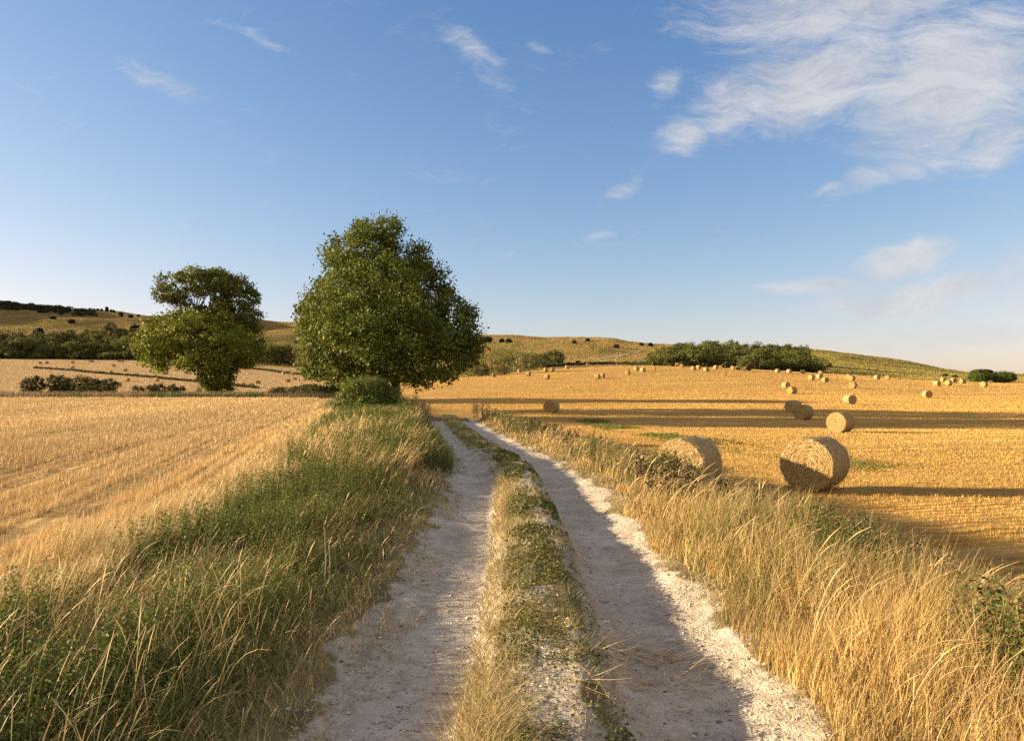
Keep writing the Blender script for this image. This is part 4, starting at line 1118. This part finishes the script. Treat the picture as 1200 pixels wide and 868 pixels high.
# loose straw and stones on the track
def litter():
    b = Bag()
    for (px, py, n, r, a0) in ((752, 772, 190, .20, -.25), (738, 800, 110, .2, -.1), (800, 812, 70, .3, .0), (735, 758, 40, .15, -.6), (700, 806, 40, .2, -.6)):
        x0, y0, _ = at(px, py, 2)
        x = x0 + rng.normal(size=n) * r; y = y0 + rng.normal(size=n) * r * .55; z = ground(x, y) + .006 + .035 * rng.random(n)
        blades(b, np.stack([x, y, z], -1), .08 + .18 * rng.random(n), .0075, a0 + rng.normal(size=n) * .55 + (rng.random(n) < .5) * 3.14, 1.45 + .12 * rng.normal(size=n), .12 * rng.normal(size=n), var_col(n, (.56, .41, .19), .3, .05), 3)
    n = 1500; x, y = strip(n, 2, 18, lambda yy, r: cx(yy) - 1.5 + 3.1 * r)
    blades(b, np.stack([x, y, ground(x, y) + .012], -1), .03 + .12 * rng.random(n), .004, rng.random(n) * 6.28, 1.5, .05, var_col(n, (.40, .30, .15), .3), 2)
    o = link('loose_straw', b.mesh('loose_straw', M_STRAW)); tag(o, 'loose straw scattered on the right wheel rut', 'straw', None, 'stuff')
    # stones: small irregular chunks
    b = Bag(); n = 9500
    x, y = strip(n, 1.8, 24, lambda yy, r: cx(yy) - 1.5 + 3.0 * r, 1.6)
    k = vnoise(x * 1.5, y * 1.2, 83) > .25; x, y = x[k], y[k]; n = len(x); z = ground(x, y)
    s = .004 + .014 * rng.random(n) ** 5
    oc = np.array([[1, 0, 0], [0, 1, 0], [-1, 0, 0], [0, -1, 0], [0, 0, .75], [0, 0, -.6]], float)
    V = oc[None] * (1 + .5 * (rng.random((n, 6, 3)) - .5)); a = rng.random(n) * 6.28
    Vx = V[..., 0] * np.cos(a)[:, None] - V[..., 1] * np.sin(a)[:, None]; Vy = V[..., 0] * np.sin(a)[:, None] + V[..., 1] * np.cos(a)[:, None]
    V = np.stack([Vx, Vy, V[..., 2]], -1) * s[:, None, None] * np.array([1.25, 1, .85]) + np.stack([x, y, z + s * .25], -1)[:, None]
    f = np.array([[0, 1, 4], [1, 2, 4], [2, 3, 4], [3, 0, 4], [1, 0, 5], [2, 1, 5], [3, 2, 5], [0, 3, 5]])
    q = ((np.arange(n) * 6)[:, None, None] + f[None]).reshape(-1, 3)
    b.add(V.reshape(-1, 3), q, np.repeat(var_col(n, (.46, .40, .32), .3, .05) * (.25 + .9 * rng.random(n) ** .6)[:, None], 6, 0))
    o = link('stones', b.mesh('stones', M_BARK)); tag(o, 'small chalk stones lying on the track', 'stones', None, 'stuff')
litter()

# single plants that stand out
def spire(px, py, h, label, col, leafy=True, w=.03, name='weed', cat='weed'):
    x, y, z = at(px, py, 2.5)
    b = Bag(); tube(b, [(0, 0, -.03), (.012, 0, h * .5), (.0, .01, h)], [.007, .005, .002], np.asarray(col) * .8, 5)
    if leafy:
        n = 90; t = rng.random(n); a = rng.random(n) * 6.28; r = w * (1.15 - t) * (.6 + .6 * rng.random(n)) * (1 + t * 0)
        P = np.stack([np.cos(a) * r, np.sin(a) * r, h * (.12 + .88 * t)], -1)
        leaves(b, P, np.stack([np.cos(a), np.sin(a), np.full(n, .5)], -1) + rng.normal(size=(n, 3)) * .3, .03 + .04 * (1 - t), var_col(n, col, .3, .1), .5)
    o = link(name, b.mesh(name, M_LEAF, True), loc=(x, y, z)); tag(o, label, cat); return o
spire(233, 650, .36, 'tall dark leafy weed standing above the dry grass at the left field edge', (.11, .12, .03), w=.075)
spire(266, 630, .42, 'slim dark leafy weed right of the tall one at the left field edge', (.11, .12, .03), w=.06)
spire(338, 585, .62, 'branching dark thistle rising above the dry grass beside the left field', (.085, .065, .035), w=.09, name='thistle', cat='thistle')
for dx, dh, lb in ((0, .50, 'taller of two pale dead stems standing in the left bank'), (5, .42, 'shorter of two pale dead stems standing in the left bank')):
    spire(380 + dx, 690, dh, lb, (.62, .52, .40), False, name='dead_stem', cat='stem')

# ------------------------------------------------------------------ light, sky, camera
sc = bpy.context.scene
e, f = R(SUN_EL), R(SUN_AHEAD)
S = np.array([-math.cos(e) * math.cos(f), math.cos(e) * math.sin(f), math.sin(e)])   # towards the sun
ld = bpy.data.lights.new('sun', 'SUN'); ld.energy = 4.5; ld.angle = R(.5); ld.color = (1.0, .80, .52)
lo = bpy.data.objects.new('sun', ld); C.objects.link(lo)
from mathutils import Vector
lo.rotation_euler = Vector((-S[0], -S[1], -S[2])).to_track_quat('-Z', 'Y').to_euler()
lo.location = (-40, 10, 30)

w = bpy.data.worlds.new('World'); sc.world = w; w.use_nodes = True
nt = w.node_tree; nt.nodes.clear(); h = N(nt)
sky = h('ShaderNodeTexSky', sky_type='NISHITA'); sky.sun_disc = False
sky.sun_elevation = e; sky.sun_rotation = math.atan2(S[0], S[1])
sky.altitude = 100; sky.air_density = 1.0; sky.dust_density = .6; sky.ozone_density = 1.6
G = h('ShaderNodeTexCoord').outputs['Generated']
d = h('ShaderNodeSeparateXYZ', {'Vector': G}).outputs
# cloud layer: real directions of the sky; plane coordinates on a high flat layer
zc = h.math('MAXIMUM', d[2], .02)
cl = h('ShaderNodeCombineXYZ', {0: h.math('DIVIDE', d[0], zc), 1: h.math('DIVIDE', d[1], zc)}).outputs[0]
yc = h.math('MAXIMUM', d[1], .05)
tx = h.math('DIVIDE', d[0], yc); tz = h.math('DIVIDE', d[2], yc)
front = h.maprange(d[1], .05, .25)
tv = h('ShaderNodeCombineXYZ', {0: tx, 1: tz}).outputs[0]
wn = h('ShaderNodeTexNoise', {'Vector': tv, 'Scale': 5.0, 'Detail': 4.0}).outputs['Color']
wv = h('ShaderNodeVectorMath', {0: wn, 1: (.5, .5, .5)}, operation='SUBTRACT').outputs[0]
wv = h('ShaderNodeVectorMath', {0: wv, 'Scale': .10}, operation='SCALE').outputs[0]
tw = h('ShaderNodeVectorMath', {0: tv, 1: wv}, operation='ADD').outputs[0]
ts = h('ShaderNodeSeparateXYZ', {'Vector': tw}).outputs
def blob(px, py, a, b, rot, amp):
    """soft elliptic patch of sky, centre and half sizes in the picture's degrees"""
    cxx, czz = (px - HX) / F, (HY - py) / F; c, s = math.cos(R(rot)), math.sin(R(rot))
    X = h.math('SUBTRACT', ts[0], cxx); Z = h.math('SUBTRACT', ts[1], czz)
    U = h.math('ADD', h.math('MULTIPLY', X, c * F / a), h.math('MULTIPLY', Z, s * F / a))
    Vv = h.math('SUBTRACT', h.math('MULTIPLY', Z, c * F / b), h.math('MULTIPLY', X, s * F / b))
    r = h.math('SQRT', h.math('ADD', h.math('MULTIPLY', U, U), h.math('MULTIPLY', Vv, Vv)))
    return h.maprange(r, .15, 1.15, amp, 0)
BL = [(960, 90, 170, 75, 8, 1.0), (1120, 100, 190, 125, 20, 1.0), (860, 110, 95, 50, 35, .8), (792, 160, 45, 30, 20, .8), (1070, 195, 150, 22, 22, .62), (985, 220, 50, 9, 8, .65),
      (782, 92, 40, 22, 60, .62), (1170, 165, 90, 60, 20, .8), (1060, 305, 95, 22, 12, 1.0), (1080, 342, 190, 28, 6, .95), (960, 332, 110, 16, 7, .8), (1120, 385, 160, 22, 3, .8),
      (722, 222, 36, 16, 48, .56), (708, 281, 24, 6, 5, .45), (196, 88, 75, 18, -24, .5), (556, 78, 80, 26, -42, .5), (300, 46, 90, 10, -18, .36), (627, 58, 20, 9, 10, .40), (1250, 330, 120, 60, 0, .7), (1000, 5, 260, 60, 5, .9)]
m = None
for bb in BL:
    v = blob(*bb); m = v if m is None else h.math('MAXIMUM', m, v)
mp = h('ShaderNodeMapping', {'Vector': tw, 'Rotation': (0, 0, R(-24)), 'Scale': (1, 3.6, 1)}).outputs[0]
n1 = h.noise(mp, 5.0, 8, .68, 1.1); n2 = h.noise(mp, 15, 7, .7, .8); n3 = h.noise(mp, 46, 5, .68, .5)
nn = h.math('ADD', h.math('MULTIPLY', n1, .95), h.math('ADD', h.math('MULTIPLY', n2, .65), h.math('MULTIPLY', n3, .30)))
cov = h.maprange(h.math('ADD', h.math('MULTIPLY', m, .75), h.math('SUBTRACT', nn, .95)), .04, .86, 0, 1)
cov = h.math('MULTIPLY', h.math('MULTIPLY', cov, front), .80)
tn = h('ShaderNodeVectorMath', {0: sky.outputs[0], 'Scale': .16}, operation='SCALE').outputs[0]
tn = h('ShaderNodeVectorMath', {0: tn, 1: (1, 1, 1)}, operation='ADD').outputs[0]
tn = h('ShaderNodeVectorMath', {0: sky.outputs[0], 1: tn}, operation='DIVIDE').outputs[0]
sp = h('ShaderNodeSeparateColor', {'Color': tn}).outputs
tint = h('ShaderNodeCombineColor', {0: h.math('MULTIPLY', h.math('POWER', sp[0], 1.55), .94), 1: h.math('MULTIPLY', h.math('POWER', sp[1], 1.33), 1.0), 2: h.math('MULTIPLY', h.math('POWER', sp[2], 1.06), 1.43)}).outputs[0]
cloud = h.mix(h.maprange(n1, .3, .7), (2.9, 2.88, 2.98), (3.7, 3.65, 3.65))
bgc = h.mix(cov, tint, cloud)
# unseen bright cloud added overhead and behind the camera to lift the shade
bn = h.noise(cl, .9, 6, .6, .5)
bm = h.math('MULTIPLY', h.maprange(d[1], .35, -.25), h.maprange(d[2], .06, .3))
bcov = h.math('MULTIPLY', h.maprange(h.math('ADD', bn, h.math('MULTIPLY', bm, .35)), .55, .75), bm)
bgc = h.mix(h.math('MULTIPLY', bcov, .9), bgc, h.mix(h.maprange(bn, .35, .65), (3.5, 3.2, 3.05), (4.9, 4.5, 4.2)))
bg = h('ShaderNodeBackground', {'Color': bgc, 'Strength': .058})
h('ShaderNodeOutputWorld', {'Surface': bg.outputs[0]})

cam = bpy.data.cameras.new('camera'); co = bpy.data.objects.new('camera', cam); C.objects.link(co)
cam.sensor_width = 36; cam.lens = F / 1200 * 36; cam.shift_y = (HY - 434) / 1200
cam.clip_start = .1; cam.clip_end = 6000
co.location = (0, 0, EYE); co.rotation_euler = (R(90), 0, 0)
sc.camera = co
sc.view_settings.view_transform = 'Standard'; sc.view_settings.look = 'None'
sc.view_settings.gamma = 1; sc.view_settings.use_curve_mapping = False
sc.view_settings.exposure = 1.85
sc.cycles.use_denoising = False
sc.render.resolution_x, sc.render.resolution_y = 1024, 740
